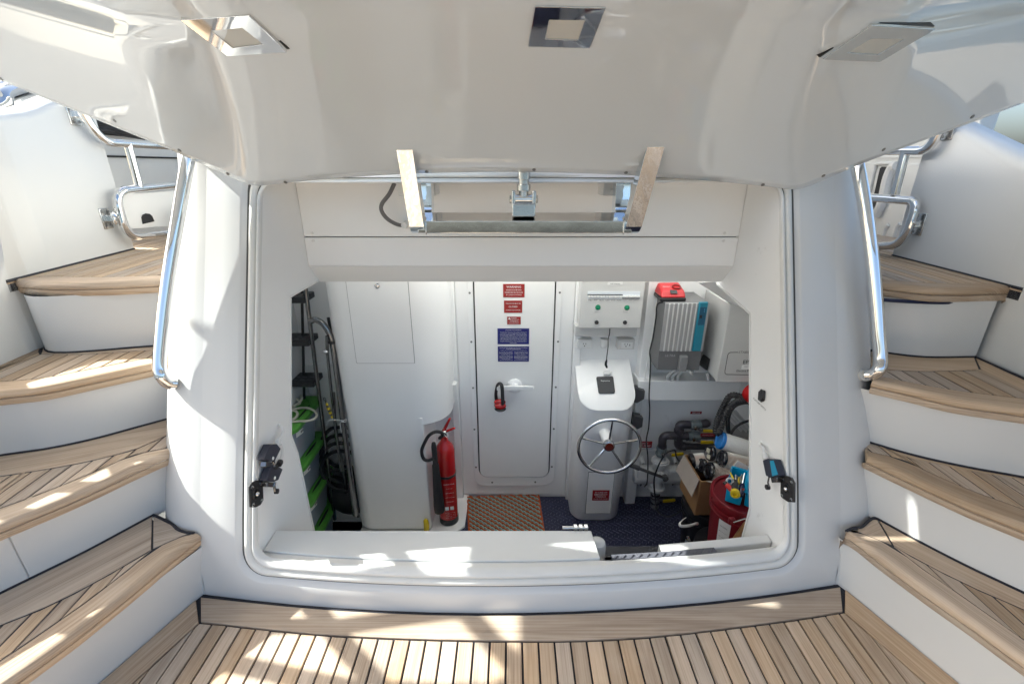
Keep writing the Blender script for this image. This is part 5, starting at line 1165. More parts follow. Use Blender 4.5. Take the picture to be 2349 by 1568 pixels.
# ---- hand pump
PW = mat('pump_white', (.76, .76, .75), rough=.35, noise_amt=.05, noise_scale=8)
pm = thing('hand_pump', 'white hand fire pump with grey lever below the pipes', 'pump', w6(680, 1200))
p0, p1 = w6(232, 700, 2.80), w6(985, 1190, 2.80)
MB().box(((p0.x+p1.x)/2+.02, 2.815, (p0.z+p1.z)/2), (p1.x-p0.x, .02, p0.z-p1.z)).build('base_plate', mat('plate_pale', (.66, .66, .66), rough=.4), pm, bevel=.004)
MB().tube([w6(275, 1030, 2.74), w6(290, 1030, 2.74), w6(330, 1028, 2.74), w6(960, 1022, 2.74), w6(985, 1022, 2.74)], [.045, .062, .066, .066, .05], 24).build('barrel', PW, pm)
for x0_, x1_ in ((330, 560), (760, 930)):
    a, b = w6(x0_, 1030, 2.70), w6(x1_, 1030, 2.70); MB().box(((a.x+b.x)/2, 2.70, a.z+.01), (b.x-a.x, .05, .075)).build('pad', PW, pm, bevel=.012)
fA = w6(665, 850, YM); MB().lathe(fA, (0, 0, 1), [(-.03, .05), (-.005, .052), (-.004, .062), (.008, .062), (.009, .055), (.018, .055), (.019, .034), (.04, .03)], 24).build('flange', PW, pm)
fB = w6(612, 1200, YM); MB().lathe(fB, (0, 0, 1), [(-.035, .036), (-.02, .04), (-.018, .058), (-.006, .058), (-.005, .060), (.006, .060), (.007, .04), (.03, .035)], 24).build('flange', PW, pm)
MB().tube([w6(660, 850), w6(650, 950, 2.70), w6(630, 1080, 2.70), w6(612, 1200)], [.035, .03, .03, .035], 18).build('riser_pipe', PW, pm)
MB().lathe(w6(680, 1065, 2.675), NY, [(0, .046), (.012, .046), (.02, .036), (.024, .02)], 24).build('crank_disc', PW, pm)
MB().lathe(w6(690, 1025, 2.66), NY, [(0, .015), (.02, .015), (.022, .008)], 16).build('boss', PW, pm)
GR = mat('lever_grey', (.13, .13, .135), rough=.4, metal=.4)
ha_, hb_ = w6(222, 892, 2.58), w6(735, 1085, 2.62); d = hb_-ha_
MB().tube([ha_, ha_+d*.03, ha_+d*.28, ha_+d*.29, ha_+d*.93], [.012, .015, .017, .011, .011], 14).build('lever', GR, pm)
MB().lathe(hb_+Vector((0, .02, 0)), NY, [(0, .021), (.03, .021), (.034, .012)], 18).build('lever_eye', GR, pm)
for x, y in ((425, 880), (885, 870), (390, 1170), (840, 1165)):
    q = w6(x, y, 2.74); MB().tube([q+Vector((-.01, .04, .03)), q], .015, 12).build('lug', PW, pm); MB().lathe(q, NY, [(-.005, .010), (.006, .010), (.008, .005)], 8).build('bolt', STEEL, pm)
pipe([w6(600, 1250), w6(585, 1500)], .030, 'suction_pipe', mat('galv', (.33, .34, .35), rough=.35, metal=.5, noise_amt=.25, noise_scale=30), pm)
for y in (1290, 1335, 1400): MB().tube([w6(596, y), w6(595, y+22)], .034, 16).build('clamp', STEEL, pm)
s0, s1, s2 = w6(620, 1380, YM-.05), w6(700, 1398, YM-.06), w6(872, 1385, YM-.06)
MB().tube([s0, s1], .010, 8).build('arm', IRON, pm); MB().prism([s1+Vector((0, 0, -.012)), s2+Vector((-.01, 0, -.012)), s2+Vector((0, 0, -.005)), s2+Vector((0, 0, .007)), s2+Vector((-.01, 0, .013)), s1+Vector((0, 0, .012))], (0, -.010, 0)).build('handle', YELL, pm, bevel=.003)
cd1 = thing('cable', 'thick black cord draped over the hand pump', 'cable', w6(620, 1500, 2.55))
MB().tube(spline([w6(x, y, Y) for x, y, Y in [(975, 850, 2.56), (920, 830, 2.58), (885, 770, 2.60), (875, 705, 2.61), (840, 698, 2.61), (740, 745, 2.60), (660, 870, 2.58), (590, 1050, 2.57), (580, 1200, 2.57), (600, 1400, 2.55), (612, 1520, 2.5), (700, 1600, 2.42), (830, 1610, 2.36), (1020, 1490, 2.33)]], 6), .0055, 8).build('wire', BLACK, cd1)
# ---- buckets
def bucket(name, label, c, z0, h, r0, r1, m, lid=True):
    t = thing(name, label, 'bucket', (c[0], c[1], z0)); o = Vector((c[0], c[1], z0))
    MB().lathe(o, (0, 0, 1), [(0, r0-.006), (.004, r0), (h*.72, r0+(r1-r0)*.72), (h*.725, r1+.003), (h*.75, r1+.003), (h*.755, r1-.002), (h*.80, r1-.001), (h*.805, r1+.006), (h*.83, r1+.006), (h*.835, r1), (h*.97, r1)], 48).build('body', m, t)
    if lid:
        MB().lathe(o, (0, 0, 1), [(h*.90, r1+.001), (h*.90, r1+.010), (h*.975, r1+.011), (h*.995, r1+.007), (h, r1+.0), (h*.995, r1-.008), (h*.965, r1-.012), (h*.962, .001)], 48).build('lid', m, t)
    return t
RB = mat('bucket_red', (.17, .006, .012), rough=.38, noise_amt=.12, noise_scale=12); BB = mat('bucket_black', (.010, .010, .013), rough=.35)
rbc = (1.245, 1.985); zr0 = -.515
rb = bucket('red_bucket', 'dark red lidded bucket with a white label, by the right lining', rbc, zr0, .385, .132, .158, RB)
uc = thing('black_bucket', 'black bucket at the bottom right under the red bucket', 'bucket', (1.24, 1.985, ZF))
MB().lathe((1.24, 1.985, ZF), (0, 0, 1), [(0, .17), (.16, .185), (.165, .192), (.22, .192), (.225, .186), (.26, .188), (.265, .196), (.325, .196), (.330, .18), (.325, .02)], 40).build('body', BB, uc)
for k in range(14):
    a = R(180+10*k); MB().box(Vector((rbc[0]+math.cos(a)*.170, rbc[1]+math.sin(a)*.170, zr0+.355)), (.004, .003, .012), Matrix.Rotation(a, 3, 'Z')).build('lid_notch', mat('notch', (.06, .004, .006), rough=.5), rb, smooth=False) if k % 3 == 0 else None
# curved label on the red bucket
lm = MB(); aL = math.atan2(-1.985, -1.245)
for (nm, za, zb_, a0, a1, m_) in (('label', .05, .275, -.62, -.18, WHITEP),):
    rg = []
    for z_ in (za, zb_):
        rr_ = .132+(.158-.132)*z_/.385+.0012
        rg.append([Vector((rbc[0]+math.cos(aL+a0+(a1-a0)*k/10)*rr_, rbc[1]+math.sin(aL+a0+(a1-a0)*k/10)*rr_, zr0+z_)) for k in range(11)])
    lb = MB().loft(rg, False, False).build(nm, m_, rb)
def on_bucket(a, z_, o=.0025): rr_ = .132+(.158-.132)*z_/.385+o; return Vector((rbc[0]+math.cos(aL+a)*rr_, rbc[1]+math.sin(aL+a)*rr_, zr0+z_)), Vector((math.cos(aL+a), math.sin(aL+a), 0))
for a, z_, s_, wd in ((-.40, .235, 'HAZARD', .04), (-.40, .20, 'KEEP OUT OF REACH', .045), (-.40, .165, 'NET 5 GALLONS', .04), (-.40, .10, 'READ LABEL', .04)):
    p, n_ = on_bucket(a, z_, .0035); text(s_, p, n_, .01, BTXT, lb, width=wd)
p, n_ = on_bucket(-.36, .135); MB().box(p, (.018, .002, .016), Matrix.Rotation(aL-.36+math.pi/2, 3, 'Z')).build('pictogram', BTXT, lb, smooth=False)
ba, bb = atY(*W5(995, 930), 1.80), atY(*W5(1190, 870), 1.79); MB().tube([ba, bb], .0035, 8).build('wire_handle', STEEL, rb)
MB().box(ba+Vector((-.004, .012, 0)), (.03, .02, .03)).build('handle_ear', RB, rb, bevel=.004)
kb_ = bucket('black_bucket', 'black lidded bucket with a white strap, under the cardboard box', (1.245, 2.31), ZF, .385, .132, .155, BB)
MB().tube(spline([atY(*W5(x, y), Y) for x, y, Y in [(245, 860, 2.22), (205, 890, 2.17), (150, 945, 2.13), (175, 990, 2.11), (290, 985, 2.11), (400, 955, 2.12), (440, 955, 2.14)]], 5), .009, 8, flat=.35).build('strap', WHITEP, kb_)
tg0 = [atY(*W5(x, y), 2.165) for x, y in [(245, 1190), (320, 1275), (298, 1370), (222, 1285)]]; MB().prism(tg0, (0, .002, 0)).build('label', mat('label_pale', (.55, .62, .75), rough=.5), kb_, smooth=False)
tg1 = [atY(*W5(x, y), 2.163) for x, y in [(255, 1152), (298, 1152), (322, 1222), (278, 1222)]]; MB().prism(tg1, (0, .002, 0)).build('label', WHITEP, kb_, smooth=False)
for i, c_ in enumerate(((.02, .04, .4), (.5, .02, .02), (.6, .45, .02))):
    q = atY(*W5(268+(i % 2)*25, 1172+(i//2)*28), 2.161); MB().box(q, (.006, .001, .007)).build('hazard_mark', mat('hz%d' % i, c_, rough=.5), kb_, smooth=False)
wd = thing('wooden_handle', 'wooden tool handle leaning beside the red bucket', 'tool handle', atY(*W5(910, 1365), 1.79))
MB().tube([atY(*W5(1190, 940), 1.80), atY(*W5(1060, 1140), 1.785), atY(*W5(880, 1420), 1.77)], [.010, .013, .014], 14).build('shaft', mat('wood_handle', (.26, .12, .035), rough=.5, noise_amt=.4, noise_scale=15), wd)
# ---- cardboard box with filters
CARD = mat('cardboard', (.30, .165, .07), rough=.8, noise_amt=.12, noise_scale=20, dirt=(.20, .10, .04), dirt_scale=8, dirt_thr=.62); CARDI = mat('cardboard_inside', (.36, .31, .27), rough=.85, noise_amt=.12, noise_scale=14)
cbx = thing('cardboard_box', 'open brown cardboard box of filters on a black bucket', 'box', (1.23, 2.33, -.46))
bx_, by_, bz_ = (1.105, 1.37), (2.20, 2.455), (-.462, -.215); th = .006
MB().box((bx_[0]+th/2, sum(by_)/2, sum(bz_)/2), (th, by_[1]-by_[0], bz_[1]-bz_[0])).build('side', CARD, cbx, bevel=.002)
MB().box((bx_[1]-th/2, sum(by_)/2, sum(bz_)/2), (th, by_[1]-by_[0], bz_[1]-bz_[0])).build('side', CARD, cbx, bevel=.002)
MB().box((sum(bx_)/2, by_[0]-th/2, sum(bz_)/2), (bx_[1]-bx_[0], th, bz_[1]-bz_[0])).build('side', CARD, cbx, bevel=.002)
MB().box((sum(bx_)/2, by_[1]+th/2, sum(bz_)/2), (bx_[1]-bx_[0], th, bz_[1]-bz_[0])).build('side', CARD, cbx, bevel=.002)
MB().box((sum(bx_)/2, sum(by_)/2, bz_[0]-.003), (bx_[1]-bx_[0], by_[1]-by_[0], .006)).build('bottom', CARD, cbx, smooth=False)
f4 = [Vector((bx_[0]-.004, by_[1], bz_[1])), Vector((bx_[0]-.004, by_[0]+.004, bz_[1])), Vector((bx_[0]-.034, by_[0]-.005, bz_[1]-.115)), Vector((bx_[0]-.05, by_[1]-.02, bz_[1]-.10))]
MB().prism(f4, (-.005, 0, .003)).build('flap', CARDI, cbx, bevel=.001)
f5 = [Vector((bx_[0]+.03, by_[0]-.004, bz_[1])), Vector((bx_[1], by_[0]-.004, bz_[1])), Vector((bx_[1], by_[0]-.03, bz_[1]+.012)), Vector((bx_[0]+.05, by_[0]-.034, bz_[1]+.008))]
MB().prism(f5, (0, -.001, .005)).build('flap', CARDI, cbx, bevel=.001)
text('40 / 12 x 6', atX(*W6(1045, 1215), bx_[0]-.001), (-1, 0, 0), .02, BTXT, cbx, width=.05)
PLW = mat('filter_paper', (.70, .68, .63), rough=.8); PLO = mat('filter_cap_black', (.012, .012, .016), rough=.22, coat=.5); PLB = mat('filter_cap_blue', (.02, .17, .50), rough=.25); FWH = mat('filter_fleece', (.74, .74, .72), rough=.75, bump=.5, bump_scale=200)
SHR = mat('filter_core', (.42, .20, .10), rough=.8)
def filt(label, a, b, r_, capm, Ya, Yb_, pleated=True, cap=.012):
    A, B = atY(*W6(*a), Ya), atY(*W6(*b), Yb_); ax = (B-A).normalized(); L_ = (B-A).length
    t = thing('filter', label, 'filter', A, 'spare filters in the cardboard box')
    if pleated:
        n = 84; u = ax.orthogonal().normalized(); w_ = ax.cross(u); rg = []
        for h in (cap*.5, L_):
            rg.append([A+ax*h+(u*math.cos(2*math.pi*k/n)+w_*math.sin(2*math.pi*k/n))*(r_*.97 if k % 2 else r_*.86) for k in range(n)])
        MB().loft(rg).build('pleats', PLW, t, smooth=False)
        MB().lathe(A, ax, [(cap*.5, r_*.90), (L_, r_*.90)], 20).build('core', SHR, t)
    else: MB().lathe(A, ax, [(0, r_*.98), (L_, r_*.98)], 32).build('sleeve', FWH, t)
    MB().lathe(A, ax, [(-.004, r_*.4), (-.003, r_*.62), (-.008, r_*.75), (-.008, r_*.92), (-.004, r_*1.0), (cap, r_*1.02), (cap+.001, r_*.9)], 32).build('cap', capm, t)
    return t
filt('white fleece filter with a blue cap, topmost in the box', (1500, 555), (1920, 690), .053, PLB, 2.36, 2.34, False)
filt('short pleated filter with labelled black cap left of the blue cap', (1355, 735), (1500, 752), .047, PLO, 2.37, 2.38)
filt('long pleated filter with black cap below the blue capped one', (1520, 810), (1900, 900), .049, PLO, 2.28, 2.27)
filt('pleated filter with black cap at the left end of the box', (1095, 845), (1330, 830), .046, PLO, 2.40, 2.40)
filt('black capped filter in the middle of the box', (1240, 905), (1400, 935), .042, PLO, 2.34, 2.35)
f6 = filt('plastic wrapped filter with round black cap at the box front', (1340, 980), (1640, 1040), .051, PLO, 2.26, 2.26)
for (x, y) in ((1335, 700), (1340, 785)):
    q = atY(*W6(x, y), 2.34); MB().box(q, (.022, .003, .03), Matrix.Rotation(R(-60), 3, 'Z')).build('sticker', mat('sticker_cream', (.62, .56, .42), rough=.6), [o for o in bpy.data.objects if o.get('label', '').startswith('short pleated')][0], smooth=False)
pb = thing('plastic_wrap', 'crumpled clear plastic wrap and paper over the filters', 'wrapper', atY(*W6(1500, 1020), 2.2))
gl = bpy.data.materials.new('clear_wrap'); gl.use_nodes = True; N = gl.node_tree.nodes; L = gl.node_tree.links
tr_ = N.new('ShaderNodeBsdfTransparent'); g_ = N.new('ShaderNodeBsdfGlossy'); g_.inputs[1].default_value = .12; mx_ = N.new('ShaderNodeMixShader'); mx_.inputs[0].default_value = .28
L.new(tr_.outputs[0], mx_.inputs[1]); L.new(g_.outputs[0], mx_.inputs[2]); L.new(mx_.outputs[0], N['Material Output'].inputs[0])
wr_ = []
for j in range(9):
    row = []
    for i in range(12):
        q = atY(*W6(1400+i*20, 900+j*24), 2.19+.012*math.sin(i*1.9+j)+.012*math.cos(j*2.3+i*.7)); row.append(q)
    wr_.append(row)
MB().loft(wr_, False, False).build('film', gl, pb, angle=10)
MB().prism([atY(*W6(x, y), 2.16) for x, y in [(1745, 840), (1900, 930), (1890, 975), (1690, 915)]], (0, .002, .002)).build('leaflet', WHITEP, pb, smooth=False)
# ---- blue tool caddy on the red bucket
BL = mat('caddy_blue', (.012, .30, .52), rough=.35)
tc_ = thing('tool_caddy', 'turquoise plastic tool caddy standing on the red bucket', 'tool caddy', (1.2, 1.97, zr0+.385))
zc0 = zr0+.388
def tray_(c0, c1, c2, c3, h, nm):   # open tub with thickness, corners in plan
    B = [Vector((c[0], c[1], zc0)) for c in (c0, c1, c2, c3)]; ce = sum(B, Vector())/4
    B = [p.lerp(ce, .08) for p in B]; T_ = [Vector((c[0], c[1], zc0+h)) for c in (c0, c1, c2, c3)]
    def rnd(P, r): return [q for i in range(4) for q in (P[i].lerp(P[i-1], r), P[i].lerp(P[i-1], r*.3).lerp(P[i].lerp(P[(i+1) % 4], r*.3), .5), P[i].lerp(P[(i+1) % 4], r))]
    b = rnd(B, .16); t_ = rnd(T_, .16); ct = sum(t_, Vector())/len(t_); cb2 = sum(b, Vector())/len(b)
    lip = [p+(p-ct)*.05 for p in t_]; ti = [p.lerp(ct, .05)+Vector((0, 0, -.002)) for p in t_]; bi = [p.lerp(cb2, .06)+Vector((0, 0, .004)) for p in b]
    MB().loft([b, t_, [p-Vector((0, 0, .004)) for p in lip], lip, ti, bi]).build(nm, BL, tc_, angle=50)
c00, c01 = atZ(*W5(838, 600), zc0), atZ(*W5(1108, 690), zc0)
v1 = Vector((c01.x-c00.x, c01.y-c00.y)); v2 = Vector((-v1.y, v1.x)).normalized()*.20
tray_((c00.x, c00.y), (c01.x, c01.y), (c01.x+v2.x, c01.y+v2.y), (c00.x+v2.x, c00.y+v2.y), .095, 'tub')
g2 = v1.normalized()
tray_((c01.x+g2.x*.014, c01.y+g2.y*.014+.015), (c01.x+g2.x*.12, c01.y+g2.y*.12+.015), (c01.x+g2.x*.12+v2.x, c01.y+g2.y*.12+v2.y), (c01.x+g2.x*.014+v2.x, c01.y+g2.y*.014+v2.y), .085, 'tub')
MB().tube([Vector((c01.x+g2.x*.006+v2.x*k, c01.y+g2.y*.006+v2.y*k, zc0+z_)) for k, z_ in ((.1, .08), (.2, .13), (.5, .15), (.8, .13), (.9, .08))], .010, 8).build('carry_handle', BL, tc_)
def w5(x, y, Y): return atY(*W5(x, y), Y)
def tool(name, label, cat='tool'): return thing(name, label, cat, w5(1000, 500, 1.9))
t = tool('torch', 'black torch with a yellow ring end in the tool caddy', 'torch')
A, B = w5(1015, 330, 1.93), w5(1022, 492, 1.845); d = B-A
MB().tube([A-d*.25, A, A+d*.8], [.014, .017, .018], 18).build('barrel', RUBBER, t); MB().lathe(A+d*.8, d, [(0, .0215), (d.length*.22, .0225), (d.length*.24, .019), (d.length*.235, .011), (d.length*.1, .009)], 24).build('ring', YEL, t)
MB().tube([A-d*.05+Vector((0, -.015, 0)), A+d*.1+Vector((0, -.018, 0))], .012, 10).build('clip', YEL, t)
t = tool('cutter', 'red cutter with black tip at the left of the caddy', 'cutter')
A, B = w5(850, 300, 1.93), w5(965, 430, 1.89); d = B-A
MB().tube([A, A+d*.3], .011, 10).build('tip', BLACK, t); MB().tube([A+d*.28, A+d*.35, B], [.010, .013, .012], 10).build('grip', mat('tool_red', (.55, .02, .015), rough=.3), t)
MB().box(A.lerp(B, .85)+Vector((.006, -.012, .006)), (.02, .006, .008), Matrix.Rotation(R(40), 3, 'Y')).build('blade', STEEL, t)
t = tool('screwdriver', 'screwdriver with red and blue handle in the caddy', 'screwdriver')
A, B, C_ = w5(1170, 165, 1.97), w5(1135, 330, 1.92), w5(1105, 520, 1.86)
MB().tube([A, B], .0045, 8).build('shaft', STEEL, t); MB().tube([B, B.lerp(C_, .15), B.lerp(C_, .7), C_], [.008, .012, .013, .011], 12).build('handle', mat('tool_navy', (.012, .014, .06), rough=.25), t); MB().box(B.lerp(C_, .45)+Vector((0, -.012, 0)), (.012, .004, .03)).build('inlay', mat('tool_red', 0), t, bevel=.001)
t = tool('pliers', 'yellow handled pliers standing in the caddy', 'pliers')
for a, b in (((945, 150), (1010, 300)), ((1080, 225), (1075, 330))): MB().tube([w5(*a, 2.0), w5(*b, 1.95)], [.004, .007], 8).build('handle', YEL, t)
t = tool('drill_bits', 'bundle of steel bits standing at the back of the caddy', 'drill bits')
for x in (1000, 1030, 1060, 1110, 1130): MB().tube([w5(x, 190+random.randint(-15, 25), 2.0), w5(x-4, 330, 1.97)], .004, 8).build('bit', STEEL if x % 20 else DSTEEL, t)
t = tool('tape_roll', 'roll of clear tape in the caddy beside the cutter', 'tape')
MB().tube([w5(935, 290, 1.93)+Vector((math.cos(a)*.016, math.sin(a)*.006, math.sin(a)*.014)) for a in [2*math.pi*k/20 for k in range(20)]], .006, 8, closed=True).build('ring', mat('tape_clear', (.4, .42, .42), rough=.15), t)
# ---- black hoses and red filler at the far right
hs = thing('corrugated_hose', 'black corrugated hoses hanging at the far right of the locker', 'hose', atY(*W6(1450, 440), 2.42))
corrugated(spline([atY(*W6(x, y), Y) for x, y, Y in [(1990, 90, 2.40), (1900, 15, 2.40), (1760, -60, 2.42), (1640, -60, 2.42), (1560, 60, 2.42), (1480, 230, 2.40), (1440, 390, 2.38), (1445, 450, 2.37), (1480, 450, 2.36), (1520, 360, 2.36), (1570, 210, 2.38), (1650, 80, 2.38), (1780, 0, 2.40), (1980, 10, 2.42)]], 8), .0175, step=.0065, amp=.12, sides=12).build('hose', RUBBER, hs)
ho = thing('hose_loop', 'smooth black hose looping behind the corrugated hoses', 'hose', atY(*W6(1620, 450), 2.5))
MB().tube(spline([atY(*W6(x, y), 2.50) for x, y in [(1640, 520), (1612, 400), (1612, 240), (1670, 110), (1780, 40), (1990, 20)]], 8), .013, 12).build('hose', RUBBER, ho)
MB().tube(spline([atY(*W6(x, y), 2.47) for x, y in [(1640, 520), (1670, 430), (1760, 340), (1900, 285), (1990, 270)]], 8), .008, 10).build('hose', RUBBER, ho)
rf = thing('red_canister', 'red canister edge at the far right behind the hoses', 'canister', atY(1722, 905, 2.3)); MB().lathe(atY(1738, 910, 2.36), (.1, -1, .1), [(-.06, .06), (0, .06), (.006, .05)], 24).build('body', RED, rf)
vt_ = thing('slatted_board', 'white slatted board leaning behind the hoses at the right', 'board', atY(1690, 980, 2.66))
bq = [atY(*W6(x, y), 2.70) for x, y in [(1520, 30), (2050, 30), (2050, 600), (1520, 460)]]; MB().prism(bq, (0, .01, 0)).build('backing', mat('board_grey', (.50, .50, .50), rough=.5), vt_, smooth=False)
for k in range(8):
    a, b = (1500+k*62, 120-k*4), (1800+k*70, 420+k*8)
    MB().tube([atY(*W6(*a), 2.69), atY(*W6(*b), 2.69)], .012, 8, flat=.5).build('slat', INT, vt_)
# ---- limit switches, latches, rocker switch on the lining
LSW = mat('switch_navy', (.035, .038, .058), rough=.4)
def on(X, f, pts): return [atX(*f(x, y), X) for x, y in pts]
def limit_switch(label, X, s, f, plate, body, roller, gland, cablepts, glandm, sticker=None, lens=None):
    t = thing('limit_switch', label, 'switch', atX(*f(*body[0]), X))
    MB().prism(on(X+s*.002, f, plate), (s*.006, 0, 0)).build('plate', WHITEP, t, bevel=.001)
    MB().prism(on(X+s*.036, f, body), (-s*.030, 0, 0)).build('body', LSW, t, bevel=.003)
    MB().tube(on(X+s*.022, f, gland), [.011, .012, .009][:len(gland)], 12).build('gland', glandm, t)
    if cablepts: MB().tube(spline([atX(*f(x, y), X+s*o) for x, y, o in cablepts], 6), .006, 10).build('cable', WHITEP, t)
    MB().prism(on(X+s*.034, f, roller[0]), (-s*.022, 0, 0)).build('head', DSTEEL, t, bevel=.002)
    MB().tube(on(X+s*.036, f, roller[1]), .005, 10, flat=.6).build('lever', DSTEEL, t)
    MB().lathe(atX(*f(*roller[1][-1]), X+s*.030), (s, 0, 0), [(0, .010), (.012, .010)], 16).build('roller', RUBBER, t)
    if sticker: MB().prism(on(X+s*.0375, f, sticker), (-s*.002, 0, 0)).build('label', mat('sticker_blue', (.03, .30, .50), rough=.4), t, smooth=False)
    if lens: MB().lathe(atX(*f(*lens), X+s*.036), (s, 0, 0), [(0, .007), (.002, .006), (.003, .002)], 14).build('screw', WHITEP, t)
limit_switch('upper dark limit switch with grey cable on the left lining', XLI, 1, W8, [(490, 476), (545, 470), (470, 725), (410, 722)], [(548, 482), (645, 478), (706, 548), (612, 742), (555, 748), (452, 716)],
    ([(480, 745), (575, 755), (560, 832), (470, 830)], [(585, 745), (600, 790), (590, 830)]), [(650, 480), (655, 440), (665, 400)], [(668, 400, .022), (700, 370, .024), (735, 290, .026), (710, 220, .02), (655, 190, -.01)], WHITEP, None, (582, 696))
limit_switch('lower dark limit switch on the left lining beside the latch', XLI, 1, W8, [(500, 860), (560, 830), (500, 1020), (440, 1020)], [(560, 815), (620, 790), (735, 862), (668, 1030), (600, 1060), (485, 1040)],
    ([(505, 1060), (595, 1068), (580, 1140), (490, 1130)], [(612, 1060), (600, 1120), (612, 1200)]), [(668, 800), (690, 760), (700, 725)], [(705, 715, .02), (722, 640, .02), (720, 560, .02), (695, 490, .02)], BLACK, None, (608, 998))
limit_switch('dark limit switch with blue label on the right lining', XRI, -1, Z6, [(1420, 560), (1480, 600), (1500, 720), (1450, 740)], [(1358, 605), (1400, 592), (1450, 600), (1490, 735), (1420, 752), (1385, 735)],
    ([(1425, 750), (1480, 745), (1478, 790), (1435, 795)], [(1415, 745), (1405, 790), (1415, 830)]), [(1385, 595), (1378, 565), (1372, 540)], [(1370, 538, .022), (1360, 500, .024), (1340, 480, .02), (1342, 455, -.01)], WHITEP, [(1420, 612), (1448, 608), (1486, 725), (1440, 740)], None)
def latch(label, X, s, f, poly, screws, hole):
    t = thing('latch_plate', label, 'latch', atX(*f(*hole), X))
    MB().prism(on(X+s*.007, f, poly), (-s*.006, 0, 0)).build('plate', mat('latch_black', (.030, .030, .032), rough=.45, noise_amt=.3, noise_scale=40), t, bevel=.002)
    for q in screws: MB().lathe(atX(*f(*q), X+s*.006), (s, 0, 0), [(0, .0075), (.0018, .007), (.003, .004)], 14).build('screw', STEEL, t)
    h = atX(*f(*hole), X+s*.006); MB().lathe(h, (s, 0, 0), [(0, .022), (.004, .020), (.004, .015), (.001, .013)], 20).build('socket', BLACK, t); MB().sphere(h+Vector((s*.004, 0, 0)), .009, 12).build('pin', CHROME, t)
latch('black latch plate with four screws on the left lining', XLI, 1, W8, [(226, 1130), (270, 1065), (330, 1033), (430, 1046), (440, 1335), (395, 1410), (330, 1445), (240, 1445)], [(262, 1140), (392, 1078), (278, 1405), (406, 1342)], (318, 1240))
latch('black latch plate with four screws on the right lining', XRI, -1, Z6, [(1510, 745), (1560, 735), (1600, 752), (1626, 795), (1624, 958), (1570, 955), (1525, 925), (1506, 885)], [(1527, 765), (1603, 792), (1524, 900), (1601, 935)], (1565, 845))
t = thing('rocker_switch', 'black rocker switch on the right lining marked platform switch', 'switch', atX(*Z6(1345, 65), XRI))
MB().prism(on(XRI-.004, Z6, [(1322, 35), (1345, 10), (1378, 25), (1372, 110), (1345, 122), (1318, 100)]), (.003, 0, 0)).build('bezel', BLACK, t, bevel=.002)
MB().prism(on(XRI-.012, Z6, [(1330, 40), (1350, 18), (1370, 30), (1362, 95), (1340, 108), (1326, 90)]), (.008, 0, 0)).build('rocker', RUBBER, t, bevel=.003)
text('PLATFORM SWITCH', atX(*Z6(1335, 137), XRI-.0008), (-1, 0, 0), .01, BTXT, t, width=.10)
# seams in the lining
for X, s_, a, b in ((XLI, 1, (688, 605), (705, 610)),): pass
# ---- sliding bolt at the bench end
sb_ = thing('slide_bolt', 'chrome slide bolt on the back edge of the bench lid', 'bolt', atZ(1320, 1212, .155))
A, B = Vector((atZ(1290, 1208, .155).x, yback+.012, zb+.003)), Vector((atZ(1350, 1208, .155).x, yback+.012, zb+.003))
MB().tube([A, A.lerp(B, .95)], .0065, 12).build('bar', CHROME, sb_)
for k in (.5, .7, .9): MB().box(A.lerp(B, k), (.016, .02, .018)).build('keeper', STEEL, sb_, bevel=.002)
# ================================================================ LEFT SIDE: ladder, poles, bins
lad = thing('ladder', 'chrome ladder with black perforated steps in the left corner', 'ladder', (-1.2, 2.62, ZF))
YLd = 2.62
MB().tube([atY(x, y, YLd) for x, y in [(694, 610), (701, 662), (718, 795), (737, 946), (752, 1065), (768, 1190)]], .0125, 14).build('rail', DSTEEL, lad)  # dark base colour stands in for chrome reflecting dark surroundings
MB().tube([atY(*W3(x, y), 2.72) for x, y in [(262, 60), (275, 600), (292, 1400)]], .009, 8).build('rear_rail', BLACK, lad)
for y0_, xr_ in ((170, 300), (690, 350), (1185, 412)):
    a = atY(*W3(xr_, y0_), YLd); z_ = a.z
    st = MB().box(((a.x-1.62)/2, YLd+.06, z_-.02), (a.x+1.62, .15, .035)).build('step', BLACK, lad, bevel=.003)
    for i in range(4):
        for j in range(3): MB().box((a.x-.04-i*.045, YLd+.02+j*.04, z_-.0015), (.026, .012, .003)).build('grip_ridge', mat('step_worn', (.10, .10, .10), rough=.4), st, smooth=False)
pl_ = thing('boat_pole', 'bent stainless pole leaning in the left corner', 'pole', atY(813, 1185, 2.42))
pts = [(712, 738, 2.50), (722, 733, 2.50), (740, 742, 2.50), (754, 762, 2.50), (762, 784, 2.50), (772, 850, 2.49), (790, 990, 2.46), (806, 1110, 2.43), (815, 1180, 2.41)]
MB().tube(spline([atY(*p) for p in pts], 5), .017, 16).build('tube', DSTEEL, pl_)  # dark reflections of the polished pole put into its base colour
MB().tube([atY(761, 780, 2.50), atY(763, 787, 2.50)], .0195, 16).build('band', BLACK, pl_)
p2 = thing('boat_pole', 'thin stainless rod with a round knob beside the bent pole', 'pole', atY(790, 1120, 2.44))
MB().tube([atY(x, y, 2.48) for x, y in [(750, 770), (751, 812), (760, 900), (768, 960), (782, 1080)]], .009, 12).build('tube', DSTEEL, p2); MB().sphere(atY(747, 806, 2.47), .016, 12, (1.1, 1, .7)).build('knob', CHROME, p2)
p3 = thing('boat_pole', 'thin black rod behind the bent pole', 'pole', atY(800, 1100, 2.56)); MB().tube([atY(753, 728, 2.57), atY(775, 860, 2.55), atY(803, 1060, 2.5), atY(822, 1185, 2.44)], .009, 10).build('tube', RUBBER, p3)
p4 = thing('boat_pole', 'dark curved pole lowest behind the bins', 'pole', atY(780, 1150, 2.6)); MB().tube(spline([atY(x, y, 2.60) for x, y in [(765, 900), (771, 1000), (785, 1060), (797, 1150)]], 5), .010, 10).build('tube', DSTEEL, p4)
